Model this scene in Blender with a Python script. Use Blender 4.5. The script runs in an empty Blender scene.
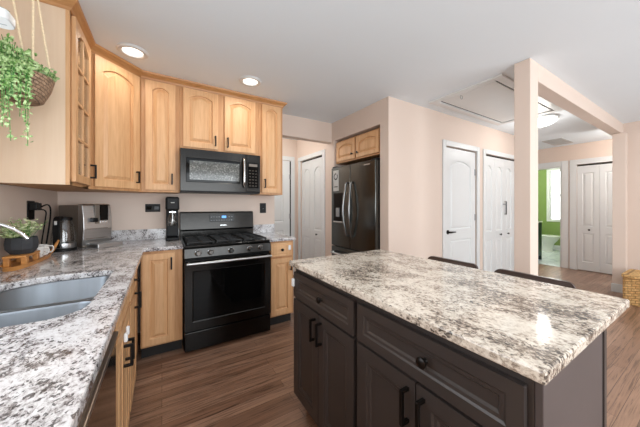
import bpy, bmesh, math, random
from mathutils import Vector, Matrix
random.seed(7)
R = math.radians
scene = bpy.context.scene
C = scene.collection

# ------------------------------------------------------------------ camera, world, big lights, exposure
cam_d = bpy.data.cameras.new('camera')
cam = bpy.data.objects.new('camera', cam_d); C.objects.link(cam)
cam.location = (0, 0, 1.258); cam.rotation_euler = (R(90), 0, R(-31.6))
cam_d.sensor_width = 36; cam_d.lens = 257 / 640 * 36; cam_d.shift_y = -8.5 / 640
cam_d.clip_start = 0.02
scene.camera = cam

world = bpy.data.worlds.new('world'); scene.world = world
world.use_nodes = True
world.node_tree.nodes['Background'].inputs[0].default_value = (0.90, 0.95, 1.0, 1)
world.node_tree.nodes['Background'].inputs[1].default_value = 1.0

def area_light(name, loc, rot, sx, sy, power, col=(1, 1, 1), spread=180):
    l = bpy.data.lights.new(name, 'AREA'); l.shape = 'RECTANGLE'; l.size = sx; l.size_y = sy
    l.energy = power; l.color = col; l.spread = R(spread)
    o = bpy.data.objects.new(name, l); C.objects.link(o); o.location = loc; o.rotation_euler = rot
    return o
# daylight entering through the big windows behind the camera and the window over the sink
area_light('daylight_patio_window', (0.9, -2.56, 1.35), (R(118), 0, 0), 2.2, 1.9, 48, (0.90, 0.96, 1.0))
area_light('daylight_dining_window', (3.9, -2.56, 1.35), (R(118), 0, 0), 2.2, 1.9, 34, (0.90, 0.96, 1.0))
area_light('daylight_sink_window', (-0.74, 0.75, 1.42), (R(90), 0, R(-90)), 1.3, 0.66, 4.5, (0.88, 0.94, 1.0))

scene.view_settings.view_transform = 'Standard'
scene.view_settings.look = 'None'
scene.view_settings.gamma = 1
scene.view_settings.use_curve_mapping = False
scene.view_settings.exposure = 0.88

# ------------------------------------------------------------------ materials
def s2l(c):
    return tuple((x / 255 / 12.92) if x / 255 <= 0.04045 else ((x / 255 + 0.055) / 1.055) ** 2.4 for x in c) + (1,)

class NT:
    def __init__(self, name):
        self.m = bpy.data.materials.new(name); self.m.use_nodes = True
        self.t = self.m.node_tree; self.n = self.t.nodes; self.b = self.n['Principled BSDF']
    def node(self, ty, **kw):
        n = self.n.new(ty)
        for k, v in kw.items(): setattr(n, k, v)
        return n
    def link(self, a, b): self.t.links.new(a, b)
    def coords(self, scale=(1, 1, 1), rot=(0, 0, 0), loc=(0, 0, 0)):
        c = self.node('ShaderNodeTexCoord'); m = self.node('ShaderNodeMapping')
        m.inputs['Scale'].default_value = scale; m.inputs['Rotation'].default_value = rot
        m.inputs['Location'].default_value = loc
        self.link(c.outputs['Object'], m.inputs['Vector']); return m.outputs['Vector']
    def noise(self, vec, scale, detail=3, rough=0.5, dist=0):
        n = self.node('ShaderNodeTexNoise')
        n.inputs['Scale'].default_value = scale; n.inputs['Detail'].default_value = detail
        n.inputs['Roughness'].default_value = rough; n.inputs['Distortion'].default_value = dist
        self.link(vec, n.inputs['Vector']); return n.outputs['Fac']
    def ramp(self, fac, stops, interp='LINEAR'):
        r = self.node('ShaderNodeValToRGB'); r.color_ramp.interpolation = interp
        e = r.color_ramp.elements
        while len(e) < len(stops): e.new(0.5)
        for i, (p, c) in enumerate(stops):
            e[i].position = p; e[i].color = c
        self.link(fac, r.inputs['Fac']); return r.outputs['Color']
    def math(self, op, a, b):
        n = self.node('ShaderNodeMath', operation=op)
        for i, v in enumerate((a, b)):
            if isinstance(v, (int, float)): n.inputs[i].default_value = v
            else: self.link(v, n.inputs[i])
        return n.outputs[0]
    def mix(self, fac, a, b, blend='MIX'):
        n = self.node('ShaderNodeMix', data_type='RGBA', blend_type=blend)
        for k, v in ((0, fac), (6, a), (7, b)):
            if isinstance(v, (int, float)): n.inputs[k].default_value = v
            elif isinstance(v, tuple): n.inputs[k].default_value = v
            else: self.link(v, n.inputs[k])
        return n.outputs[2]
    def bump(self, h, strength=0.2, dist=0.01):
        b = self.node('ShaderNodeBump'); b.inputs['Strength'].default_value = strength
        b.inputs['Distance'].default_value = dist
        self.link(h, b.inputs['Height']); self.link(b.outputs['Normal'], self.b.inputs['Normal'])

def plain(name, rgb, rough=0.5, metal=0.0, vary=0.04, spec=0.5, coat=0, scale=6):
    t = NT(name); c = s2l(rgb)
    f = t.noise(t.coords(), scale, 4)
    lo = tuple(x * (1 - vary) for x in c[:3]) + (1,); hi = tuple(min(1, x * (1 + vary)) for x in c[:3]) + (1,)
    t.link(t.ramp(f, [(0.3, lo), (0.7, hi)]), t.b.inputs['Base Color'])
    t.b.inputs['Roughness'].default_value = rough; t.b.inputs['Metallic'].default_value = metal
    t.b.inputs['Specular IOR Level'].default_value = spec; t.b.inputs['Coat Weight'].default_value = coat
    return t.m

def brushed(name, rgb, rough=0.3, axis=(2, 2, 200), vary=0.12, metal=1.0):
    t = NT(name); c = s2l(rgb)
    f = t.noise(t.coords(axis), 1.0, 3)
    lo = tuple(x * (1 - vary) for x in c[:3]) + (1,); hi = tuple(min(1, x * (1 + vary)) for x in c[:3]) + (1,)
    t.link(t.ramp(f, [(0.3, lo), (0.7, hi)]), t.b.inputs['Base Color'])
    t.b.inputs['Metallic'].default_value = metal; t.b.inputs['Roughness'].default_value = rough
    return t.m

def wood(name, lo, hi, rough=0.38, axis=(22, 22, 1.6), coat=0.0):
    t = NT(name)
    v = t.coords(axis); f = t.noise(v, 1.0, 5, 0.6, 1.2)
    f2 = t.noise(t.coords(tuple(a * 5 for a in axis)), 1.0, 3)
    fac = t.math('ADD', t.math('MULTIPLY', f, 0.75), t.math('MULTIPLY', f2, 0.25))
    t.link(t.ramp(fac, [(0.32, s2l(lo)), (0.62, s2l(hi))]), t.b.inputs['Base Color'])
    t.b.inputs['Roughness'].default_value = rough; t.b.inputs['Coat Weight'].default_value = coat
    t.bump(f2, 0.04, 0.002)
    return t.m

def granite(name, cols, rot, bias=0.0, rough=0.09, fleck=115, patch=7, cell=150, thr=0.92):
    t = NT(name)
    v = t.coords((1, 0.72, 1), (0, 0, rot)); v2 = t.coords()
    p = t.noise(v, patch, 5, 0.62, 0.8)
    s = t.noise(t.coords((1, 0.7, 1), (0, 0, rot)), fleck, 5, 0.72, 0.4)
    m = t.noise(v, 46, 4, 0.7, 1.2)
    fac = t.math('ADD', t.math('ADD', t.math('MULTIPLY', s, 0.55), t.math('MULTIPLY', m, 0.45)),
                 t.math('ADD', t.math('MULTIPLY', p, 0.46), -0.23 + bias))
    col = t.ramp(fac, [(0.34, s2l(cols[0])), (0.415, s2l(cols[1])), (0.47, s2l(cols[2])), (0.53, s2l(cols[3])), (0.64, s2l(cols[4]))])
    vo = t.node('ShaderNodeTexVoronoi'); vo.inputs['Scale'].default_value = cell; vo.inputs['Randomness'].default_value = 1
    wv = t.node('ShaderNodeMix', data_type='RGBA', blend_type='ADD'); wv.inputs[0].default_value = 0.012
    nz = t.node('ShaderNodeTexNoise'); nz.inputs['Scale'].default_value = 60; t.link(v, nz.inputs['Vector'])
    t.link(v, wv.inputs[6]); t.link(nz.outputs['Color'], wv.inputs[7]); t.link(wv.outputs[2], vo.inputs['Vector'])
    sp = t.node('ShaderNodeSeparateColor'); t.link(vo.outputs['Color'], sp.inputs[0])
    k = t.math('ADD', sp.outputs[0], t.math('MULTIPLY', t.math('SUBTRACT', 0.5, p), 1.5))
    sh = t.math('MULTIPLY', t.math('GREATER_THAN', k, thr), t.math('GREATER_THAN', t.noise(v, 150, 2), 0.42))
    w = t.noise(v2, 3.2, 2)
    col = t.mix(t.math('MULTIPLY', w, 0.22), col, s2l(cols[5]))
    col = t.mix(t.math('MULTIPLY', sh, 0.8), col, s2l(cols[0]))
    t.link(col, t.b.inputs['Base Color'])
    t.b.inputs['Roughness'].default_value = rough
    return t.m

M = {}
M['wall'] = plain('wall_paint', (219, 201, 188), 0.7, vary=0.015, scale=1.5)
M['ceiling'] = plain('ceiling_paint', (232, 240, 246), 0.85, vary=0.01, scale=1)
M['white'] = plain('white_trim_paint', (217, 219, 219), 0.35, vary=0.01)
M['green'] = plain('green_wall_paint', (126, 150, 82), 0.6, vary=0.03)
M['maple'] = wood('maple_wood', (200, 150, 103), (222, 178, 132), 0.48)
M['maple_shaded'] = wood('maple_frame_painted_shade', (180, 128, 82), (202, 154, 108), 0.5)  # same maple, darkened so the frames read as shaded between doors
M['maple_panel'] = wood('pale_maple_veneer', (222, 194, 165), (228, 203, 176), 0.5, (14, 14, 0.7), 0.05)
M['maple_dark'] = wood('maple_wood_molding', (172, 118, 70), (196, 144, 92), axis=(3, 3, 24))
M['island'] = plain('espresso_paint', (57, 51, 49), 0.38, vary=0.1)
M['island_panel'] = plain('espresso_panel', (78, 70, 69), 0.45, vary=0.06)
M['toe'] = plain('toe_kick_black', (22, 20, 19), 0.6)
M['granite'] = granite('island_granite', [(46, 40, 38), (112, 99, 90), (172, 160, 147), (214, 205, 192), (232, 226, 215), (219, 206, 188)], 0.5)
M['granite_left'] = granite('counter_granite', [(44, 40, 42), (112, 104, 104), (172, 168, 168), (208, 206, 207), (224, 224, 226), (200, 198, 200)], 1.1, 0.012, 0.1, 130, 11, 150, 0.84)
M['blacksteel'] = brushed('black_stainless', (47, 46, 45), 0.18, (200, 200, 2))
M['blacksteel_v'] = brushed('black_stainless_fridge', (96, 98, 96), 0.2, (2, 200, 2), 0.06)
M['dishsteel'] = brushed('glossy_dark_steel', (120, 118, 116), 0.12, (2, 200, 200), 0.05)
M['steel'] = brushed('brushed_steel', (190, 191, 192), 0.28, (2, 200, 200))
M['sinksteel'] = brushed('sink_steel', (122, 128, 134), 0.36, (40, 3, 3), 0.05)
M['chrome'] = plain('chrome', (225, 227, 230), 0.08, 1.0, 0.01)
M['handle_steel'] = plain('satin_handle_steel', (205, 206, 206), 0.22, 1.0, 0.02)
M['ovenhandle'] = plain('oven_handle_steel', (176, 177, 177), 0.3, 1.0, 0.02)
M['darksteel'] = plain('dark_handle_steel', (135, 136, 136), 0.2, 1.0, 0.02)
M['blackglass'] = plain('black_glass', (7, 7, 7), 0.05, 0, 0.1, 0.16)
M['black'] = plain('black_plastic', (17, 17, 18), 0.45, 0, 0.1, 0.22)
M['blackmetal'] = plain('oil_rubbed_bronze', (26, 22, 20), 0.32, 0.6, 0.1)
M['iron'] = plain('cast_iron', (30, 31, 32), 0.5, 0.3, 0.2, scale=60)
M['taupe'] = plain('taupe_plastic', (112, 103, 94), 0.4, 0.2, 0.03)
M['whiteplastic'] = plain('white_plastic', (236, 238, 240), 0.35, 0, 0.01)
M['ceramic'] = plain('white_ceramic', (238, 238, 236), 0.12, 0, 0.01)
M['rope'] = plain('cotton_rope', (236, 214, 180), 0.9, 0, 0.12, scale=150)
M['pot'] = plain('matte_charcoal_pot', (48, 50, 54), 0.7, 0, 0.12, scale=30)
M['bamboo'] = wood('bamboo_wood', (176, 116, 60), (212, 152, 86), 0.4, (8, 2, 30))
M['chairwood'] = plain('dark_walnut_stool', (58, 42, 36), 0.32, 0, 0.15)
M['teal'] = plain('dark_teal_vanity', (24, 52, 56), 0.4)
M['soil'] = plain('potting_soil', (50, 38, 28), 0.95, 0, 0.3, scale=80)
M['grey'] = plain('grey_button', (150, 152, 154), 0.4)
M['gap'] = plain('shadow_gap_black', (40, 38, 36), 0.8)  # dark tone standing in for the shade inside door and hatch gaps
M['ventgrey'] = plain('vent_grey_metal', (190, 190, 188), 0.5)

def leafmat(name, a, b, rough=0.45):
    t = NT(name)
    f = t.noise(t.coords(), 60, 2)
    t.link(t.ramp(f, [(0.3, s2l(a)), (0.7, s2l(b))]), t.b.inputs['Base Color'])
    t.b.inputs['Roughness'].default_value = rough
    return t.m
M['leaf'] = leafmat('trailing_leaf', (110, 158, 74), (206, 226, 170))
M['leafpale'] = leafmat('pale_variegated_leaf', (160, 186, 110), (236, 240, 206))
M['leafdark'] = leafmat('glossy_leaf', (52, 112, 44), (84, 150, 62), 0.3)

def emit(name, rgb, strength):
    t = NT(name)
    t.b.inputs['Base Color'].default_value = s2l(rgb)
    t.b.inputs['Emission Color'].default_value = s2l(rgb); t.b.inputs['Emission Strength'].default_value = strength
    return t.m
M['lamp'] = emit('lamp_diffuser', (255, 250, 242), 2.2)
M['lampsoft'] = emit('frosted_lamp_glass', (255, 250, 242), 1.2)
M['display'] = emit('blue_display', (90, 150, 225), 0.8)
M['skypane'] = emit('daylit_frosted_pane', (250, 252, 255), 1.3)

def glassmat(name, tint=(1, 1, 1), gloss=0.12):
    t = NT(name); n = t.n; out = n['Material Output']
    tr = t.node('ShaderNodeBsdfTransparent'); tr.inputs[0].default_value = tint + (1,)
    gl = t.node('ShaderNodeBsdfGlossy'); gl.inputs['Roughness'].default_value = 0.03
    fr = t.node('ShaderNodeLayerWeight'); fr.inputs['Blend'].default_value = 0.35
    mx = t.node('ShaderNodeMixShader')
    t.link(t.math('ADD', t.math('MULTIPLY', fr.outputs['Facing'], 0.5), gloss), mx.inputs[0])
    t.link(tr.outputs[0], mx.inputs[1]); t.link(gl.outputs[0], mx.inputs[2]); t.link(mx.outputs[0], out.inputs['Surface'])
    return t.m
M['glass'] = glassmat('cabinet_glass')
M['kettleglass'] = glassmat('kettle_glass', (0.82, 0.82, 0.8), 0.1)

def floor_mat():
    t = NT('oak_plank_floor')
    v = t.coords((1, 1, 1))
    br = t.node('ShaderNodeTexBrick'); br.offset = 0.37; br.offset_frequency = 2; br.squash = 1
    br.inputs['Scale'].default_value = 1; br.inputs['Brick Width'].default_value = 1.15; br.inputs['Row Height'].default_value = 0.075
    br.inputs['Mortar Size'].default_value = 0.0011; br.inputs['Mortar Smooth'].default_value = 0.3; br.inputs['Bias'].default_value = 0
    br.inputs['Color1'].default_value = s2l((130, 97, 77)); br.inputs['Color2'].default_value = s2l((166, 132, 110)); br.inputs['Mortar'].default_value = s2l((52, 34, 26))
    t.link(v, br.inputs['Vector'])
    g = t.noise(t.coords((2.2, 46, 1)), 1.0, 6, 0.65, 1.5)
    gr = t.ramp(g, [(0.36, (0.42, 0.40, 0.38, 1)), (0.47, (0.9, 0.9, 0.9, 1)), (0.7, (1.25, 1.25, 1.25, 1))])
    t.link(t.mix(1.0, br.outputs['Color'], gr, 'MULTIPLY'), t.b.inputs['Base Color'])
    t.b.inputs['Roughness'].default_value = 0.3
    t.bump(t.math('SUBTRACT', t.math('MULTIPLY', g, 0.3), br.outputs['Fac']), 0.12, 0.003)
    return t.m
M['floor'] = floor_mat()

def tile_mat():
    t = NT('marble_tile')
    br = t.node('ShaderNodeTexBrick'); br.inputs['Scale'].default_value = 1; br.inputs['Brick Width'].default_value = 0.6; br.inputs['Row Height'].default_value = 0.3
    br.inputs['Mortar Size'].default_value = 0.004
    br.inputs['Color1'].default_value = s2l((214, 220, 224)); br.inputs['Color2'].default_value = s2l((226, 230, 232)); br.inputs['Mortar'].default_value = s2l((170, 176, 180))
    t.link(t.coords(), br.inputs['Vector'])
    n = t.noise(t.coords(), 5, 6, 0.6, 2.5)
    t.link(t.mix(1.0, br.outputs['Color'], t.ramp(n, [(0.42, (0.72, 0.75, 0.78, 1)), (0.5, (1, 1, 1, 1))]), 'MULTIPLY'), t.b.inputs['Base Color'])
    t.b.inputs['Roughness'].default_value = 0.15
    return t.m
M['tile'] = tile_mat()

def wicker_mat(name, a, b, sc, bump=0.8):
    t = NT(name)
    br = t.node('ShaderNodeTexBrick'); br.inputs['Scale'].default_value = sc
    br.inputs['Brick Width'].default_value = 0.6; br.inputs['Row Height'].default_value = 0.3; br.inputs['Mortar Size'].default_value = 0.05
    br.inputs['Mortar Smooth'].default_value = 1
    br.inputs['Color1'].default_value = s2l(a); br.inputs['Color2'].default_value = s2l(b); br.inputs['Mortar'].default_value = s2l(tuple(x * 0.72 for x in a))
    c = t.node('ShaderNodeTexCoord'); sx = t.node('ShaderNodeSeparateXYZ'); t.link(c.outputs['Object'], sx.inputs[0])
    cb = t.node('ShaderNodeCombineXYZ')
    t.link(t.math('ADD', sx.outputs[0], sx.outputs[1]), cb.inputs[0]); t.link(t.math('ADD', sx.outputs[2], t.math('MULTIPLY', sx.outputs[1], 0.25)), cb.inputs[1])
    t.link(cb.outputs[0], br.inputs['Vector'])
    n = t.noise(t.coords(), 40, 4)
    t.link(t.mix(1.0, br.outputs['Color'], t.ramp(n, [(0.3, (0.65, 0.65, 0.65, 1)), (0.7, (1.2, 1.2, 1.2, 1))]), 'MULTIPLY'), t.b.inputs['Base Color'])
    t.b.inputs['Roughness'].default_value = 0.75
    t.bump(t.math('SUBTRACT', n, br.outputs['Fac']), bump, 0.006)
    return t.m
M['wicker'] = wicker_mat('seagrass_weave', (206, 158, 98), (226, 184, 124), 10)
M['bark'] = wicker_mat('bark_planter_weave', (158, 128, 102), (188, 156, 128), 22)

def mwin_mat():
    t = NT('microwave_mesh_reflections')
    n = t.noise(t.coords((1, 1, 1)), 75, 4, 0.8, 0.5); p = t.noise(t.coords((1.2, 1, 2)), 6, 2)
    f = t.math('ADD', n, t.math('MULTIPLY', p, 0.25))
    t.link(t.ramp(f, [(0.56, s2l((66, 68, 66))), (0.70, s2l((100, 102, 98))), (0.76, s2l((150, 152, 148)))]), t.b.inputs['Base Color'])  # pale specks are reflections painted over the mesh tone
    t.b.inputs['Roughness'].default_value = 0.08
    return t.m
M['mwin'] = mwin_mat()
def mug_mat():
    t = NT('white_mug_brown_print')
    n = t.noise(t.coords(), 38, 3, 0.6)
    t.link(t.ramp(n, [(0.6, s2l((232, 230, 226))), (0.66, s2l((150, 122, 104)))]), t.b.inputs['Base Color'])
    t.b.inputs['Roughness'].default_value = 0.2
    return t.m
M['mug'] = mug_mat()

# ------------------------------------------------------------------ helpers
def add_box(bm, lo, hi):
    v = [bm.verts.new((x, y, z)) for z in (lo[2], hi[2]) for y in (lo[1], hi[1]) for x in (lo[0], hi[0])]
    for f in ((0, 2, 3, 1), (4, 5, 7, 6), (0, 1, 5, 4), (2, 6, 7, 3), (0, 4, 6, 2), (1, 3, 7, 5)):
        bm.faces.new([v[i] for i in f])
    return v

def add_prism(bm, pts, z0, z1):
    a = [bm.verts.new((p[0], p[1], z0)) for p in pts]; b = [bm.verts.new((p[0], p[1], z1)) for p in pts]
    n = len(pts)
    bm.faces.new(list(reversed(a))); bm.faces.new(b)
    for i in range(n):
        j = (i + 1) % n
        bm.faces.new((a[i], a[j], b[j], b[i]))

def add_tube(bm, path, r, seg=8, cap=True):
    path = [Vector(p) for p in path]; rings = []
    n = len(path); up = Vector((0, 0, 1))
    prev = None
    for i, p in enumerate(path):
        d = (path[min(i + 1, n - 1)] - path[max(i - 1, 0)]).normalized()
        if prev is None:
            a = d.cross(up if abs(d.z) < 0.9 else Vector((1, 0, 0))).normalized()
        else:
            a = (prev - d * prev.dot(d)).normalized()
        prev = a; b = d.cross(a)
        rr = r[i] if isinstance(r, (list, tuple)) else r
        rings.append([bm.verts.new(p + (a * math.cos(2 * math.pi * k / seg) + b * math.sin(2 * math.pi * k / seg)) * rr) for k in range(seg)])
    for i in range(n - 1):
        for k in range(seg):
            l = (k + 1) % seg
            bm.faces.new((rings[i][k], rings[i][l], rings[i + 1][l], rings[i + 1][k]))
    if cap:
        bm.faces.new(list(reversed(rings[0]))); bm.faces.new(rings[-1])

def add_lathe(bm, prof, seg=24, center=(0, 0, 0), axis='z', close=True):
    rings = []
    for r, h in prof:
        ring = []
        for k in range(seg):
            c, s = math.cos(2 * math.pi * k / seg) * r, math.sin(2 * math.pi * k / seg) * r
            p = {'z': (c, s, h), 'y': (c, h, s), 'x': (h, c, s)}[axis]
            ring.append(bm.verts.new((p[0] + center[0], p[1] + center[1], p[2] + center[2])))
        rings.append(ring)
    for i in range(len(rings) - 1):
        for k in range(seg):
            l = (k + 1) % seg
            bm.faces.new((rings[i][k], rings[i][l], rings[i + 1][l], rings[i + 1][k]))
    if close:
        bm.faces.new(list(reversed(rings[0]))); bm.faces.new(rings[-1])

def smooth_path(pts, n=6):
    P = [Vector(p) for p in pts]; out = []
    for i in range(len(P) - 1):
        p0 = P[max(i - 1, 0)]; p1 = P[i]; p2 = P[i + 1]; p3 = P[min(i + 2, len(P) - 1)]
        for k in range(n):
            t = k / n
            out.append(0.5 * ((2 * p1) + (p2 - p0) * t + (2 * p0 - 5 * p1 + 4 * p2 - p3) * t * t + (3 * p1 - p0 - 3 * p2 + p3) * t ** 3))
    out.append(P[-1]); return out

def obj(name, bm, mat, parent=None, bevel=0, smooth=False, loc=None, seg=2, label=None):
    bmesh.ops.recalc_face_normals(bm, faces=bm.faces)
    me = bpy.data.meshes.new(name); bm.to_mesh(me); bm.free()
    me.materials.append(M[mat] if isinstance(mat, str) else mat)
    o = bpy.data.objects.new(name, me); C.objects.link(o)
    if parent is not None: o.parent = parent
    if loc is not None: o.location = loc
    if bevel:
        b = o.modifiers.new('bevel', 'BEVEL'); b.width = bevel; b.segments = seg; b.limit_method = 'ANGLE'; b.angle_limit = R(40)
    if smooth:
        for p in me.polygons: p.use_smooth = True
        try: me.set_sharp_from_angle(angle=R(40))
        except Exception: pass
    if label: o['label'] = label
    return o

def box(name, lo, hi, mat, parent=None, bevel=0.002, label=None):
    bm = bmesh.new(); add_box(bm, lo, hi)
    return obj(name, bm, mat, parent, bevel, label=label)

def thing(name, label, cat, loc=(0, 0, 0), rz=0, group=None, kind=None):
    o = bpy.data.objects.new(name, None); C.objects.link(o)
    o.empty_display_size = 0.1
    o.location = loc; o.rotation_euler = (0, 0, R(rz))
    if label: o['label'] = label
    if cat: o['category'] = cat
    if group: o['group'] = group
    if kind: o['kind'] = kind
    return o

def tag(o, label, cat, group=None):
    o['label'] = label; o['category'] = cat
    if group: o['group'] = group
    return o

def struct(name, boxes, mat, parent=None, bevel=0, label=None):
    bm = bmesh.new()
    for lo, hi in boxes: add_box(bm, lo, hi)
    o = obj(name, bm, mat, parent, bevel)
    if parent is None: o['kind'] = 'structure'
    if label: o['label'] = label
    return o

def to_local(root, bm):
    m = Matrix.Translation(root.location) @ root.rotation_euler.to_matrix().to_4x4()
    bmesh.ops.transform(bm, matrix=m.inverted(), verts=bm.verts)

def arc_pts(x0, x1, zt, rise, n=13):
    """Top edge from right to left; shoulders at zt - rise, crown at zt."""
    out = []
    for k in range(n):
        u = k / (n - 1); x = x1 + (x0 - x1) * u
        out.append((x, zt - rise + rise * (1 - (2 * u - 1) ** 2) if rise else zt))
    return out

def panel_face(bm, w, h, t, panels, style):
    """Door slab 0..w x 0..h, back y=0, front y=-t, with shaped panels (x0,x1,z0,z1,rise)."""
    xs = sorted({0, w} | {p[0] for p in panels} | {p[1] for p in panels})
    zs = sorted({0, h} | {p[2] for p in panels} | {p[3] for p in panels})
    V = {}
    def vert(x, z):
        k = (round(x, 5), round(z, 5))
        if k not in V: V[k] = bm.verts.new((x, -t, z))
        return V[k]
    for i in range(len(xs) - 1):
        for j in range(len(zs) - 1):
            cx, cz = (xs[i] + xs[i + 1]) / 2, (zs[j] + zs[j + 1]) / 2
            if any(p[0] < cx < p[1] and p[2] < cz < p[3] for p in panels): continue
            bm.faces.new((vert(xs[i], zs[j]), vert(xs[i + 1], zs[j]), vert(xs[i + 1], zs[j + 1]), vert(xs[i], zs[j + 1])))
    for (x0, x1, z0, z1, rise) in panels:
        n = 13
        loops = []
        top = [(x1 + (x0 - x1) * k / (n - 1), z1) for k in range(n)]
        loops.append([bm.verts.new((x, -t, z)) for x, z in [(x0, z0), (x1, z0)] + top])
        for ins, dep in style:
            pts = [(x0 + ins, z0 + ins), (x1 - ins, z0 + ins)] + arc_pts(x0 + ins, x1 - ins, z1 - ins, rise, n)
            loops.append([bm.verts.new((x, -t + dep, z)) for x, z in pts])
        for a, b in zip(loops, loops[1:]):
            m = len(a)
            for k in range(m):
                l = (k + 1) % m
                bm.faces.new((a[k], a[l], b[l], b[k]))
        bm.faces.new(loops[-1])
    # edges and back
    b = [bm.verts.new(p) for p in ((0, 0, 0), (w, 0, 0), (w, 0, h), (0, 0, h))]
    f = [bm.verts.new(p) for p in ((0, -t, 0), (w, -t, 0), (w, -t, h), (0, -t, h))]
    bm.faces.new(b)
    for k in range(4):
        l = (k + 1) % 4
        bm.faces.new((b[k], b[l], f[l], f[k]))
    bmesh.ops.remove_doubles(bm, verts=bm.verts, dist=1e-5)

RAISED = [(0.0, 0.0), (0.002, 0.014), (0.008, 0.015), (0.034, 0.0)]
SHAKER = [(0.0, 0.0), (0.006, 0.004), (0.016, 0.005), (0.022, 0.011)]
MOLDED = [(0.0, 0.0), (0.008, 0.011), (0.018, 0.011), (0.036, 0.003)]

def door_leaf(name, parent, x, z, w, h, mat, style, frame=0.055, rise=0.0, t=0.02, label=None, panels=None):
    bm = bmesh.new()
    panel_face(bm, w, h, t, panels or [(frame, w - frame, frame, h - frame, rise)], style)
    o = obj(name, bm, mat, parent, 0, loc=(x, 0, z), label=label)
    b = o.modifiers.new('bevel', 'BEVEL'); b.width = 0.003; b.segments = 2; b.limit_method = 'ANGLE'; b.angle_limit = R(60)
    return o

def pull(parent, x, z, length=0.1, t=0.02):
    """Vertical square bar pull on a door front (door-local coordinates)."""
    bm = bmesh.new()
    for s in (0, 1):
        zz = z + s * (length - 0.012)
        add_box(bm, (x - 0.006, -t - 0.028, zz), (x + 0.006, -t, zz + 0.012))
    add_box(bm, (x - 0.006, -t - 0.036, z), (x + 0.006, -t - 0.024, z + length))
    return obj('handle', bm, 'blackmetal', parent, 0.002, label='black metal bar handle')

def knob(parent, x, z, t=0.02, r=0.015):
    bm = bmesh.new()
    add_lathe(bm, [(0.009, -t), (0.006, -t - 0.006), (0.006, -t - 0.014), (r, -t - 0.018), (r, -t - 0.024), (r * 0.6, -t - 0.029)], 16, (x, 0, z), 'y')
    return obj('knob', bm, 'blackmetal', parent, 0, True, label='black round knob')

def latch(parent, x, z, y=-0.024, s=0.022):
    return box('safety_latch', (x - s / 2, y - 0.012, z - s), (x + s / 2, y + 0.003, z + s), 'whiteplastic', parent, 0.006, label='white plastic safety latch')

# ------------------------------------------------------------------ setting
CEIL = 2.442
YB, XL = 3.09, -0.77            # back wall, left wall
XF, YD = 2.10, 1.99             # fridge wall, door wall
struct('floor', [((-0.9, -2.8, -0.05), (6.87, 5.0, 0.0)), ((6.87, 0.8, -0.05), (7.3, 1.70, 0.0))], 'floor')
o = struct('floor_bathroom', [((6.87, 1.70, -0.05), (9.6, 3.6, 0.004))], 'tile')
struct('ceiling', [((-0.9, -2.8, CEIL), (9.6, 5.0, CEIL + 0.06))], 'ceiling')
# left wall with the window over the sink
struct('wall_left', [((XL - 0.12, -2.7, 0), (XL, 3.21, 1.08)), ((XL - 0.12, -2.7, 1.78), (XL, 3.21, CEIL)),
                     ((XL - 0.12, -2.7, 1.08), (XL, 0.08, 1.78)), ((XL - 0.12, 1.42, 1.08), (XL, 3.21, 1.78))], 'wall')
struct('trim_1', [((XL - 0.06, 0.02, 1.03), (XL + 0.015, 1.48, 1.08)), ((XL - 0.06, 0.02, 1.78), (XL + 0.015, 1.48, 1.83)),
                  ((XL - 0.06, 0.02, 1.08), (XL + 0.015, 0.08, 1.78)), ((XL - 0.06, 1.42, 1.08), (XL + 0.015, 1.48, 1.78))], 'white')
struct('wall_back', [((XL, YB, 0), (1.22, YB + 0.12, CEIL)), ((1.22, YB, 2.166), (XF, YB + 0.12, CEIL))], 'wall')
# small hall behind the kitchen wall
HY = 4.22
struct('wall_hall_end', [((0.3, HY, 0), (XF, HY + 0.1, CEIL))], 'wall')
struct('wall_hall_left', [((0.2, YB + 0.12, 0), (0.3, HY + 0.1, CEIL))], 'wall')
# fridge wall plane X = 2.10 : niche Y 2.12..3.03, bifold opening Y 3.33..4.07
struct('wall_fridge', [((XF, YD, 0), (XF + 0.9, 2.118, CEIL)), ((XF, 2.118, 2.175), (XF + 0.9, 3.03, CEIL)),
                       ((XF, 3.03, 0), (XF + 0.9, 3.09, CEIL)), ((XF + 0.80, 2.118, 0), (XF + 0.9, 3.03, 2.175)),
                       ((XF, 3.09, 0), (XF + 0.12, 3.33, CEIL)), ((XF, 3.33, 2.03), (XF + 0.12, 4.07, CEIL)), ((XF, 4.07, 0), (XF + 0.12, HY + 0.1, CEIL))], 'wall')
# door wall Y = 1.99 with openings for the swing door and the bifold
struct('wall_doors', [((XF + 0.9, YD, 0), (3.135, YD + 0.12, CEIL)), ((3.135, YD, 2.03), (3.89, YD + 0.12, CEIL)), ((3.89, YD, 0), (4.13, YD + 0.12, CEIL)),
                      ((4.13, YD, 2.03), (5.44, YD + 0.12, CEIL)), ((5.44, YD, 0), (5.72, YD + 0.12, CEIL)), ((5.62, YD + 0.12, 0), (5.72, 5.0, CEIL))], 'wall')
# far hall wall X = 6.87 with bathroom doorway and far bifold
XH = 6.87
struct('wall_hall', [((XH, -0.5, 0), (XH + 0.12, 1.03, CEIL)), ((XH, 1.03, 2.04), (XH + 0.12, 1.64, CEIL)), ((XH, 1.64, 0), (XH + 0.12, 1.86, CEIL)),
                     ((XH, 1.86, 2.04), (XH + 0.12, 2.62, CEIL)), ((XH, 2.62, 0), (XH + 0.12, 5.0, CEIL))], 'wall')
struct('wall_bathroom', [((9.4, 1.5, 0), (9.5, 2.48, CEIL)), ((9.4, 2.48, 0), (9.5, 2.80, 0.86)), ((9.4, 2.48, 2.20), (9.5, 2.80, CEIL)), ((9.4, 2.80, 0), (9.5, 3.6, CEIL)),
                         ((XH + 0.12, 3.5, 0), (9.4, 3.6, CEIL)), ((XH + 0.12, 1.66, 0), (9.4, 1.76, CEIL))], 'green')
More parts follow.
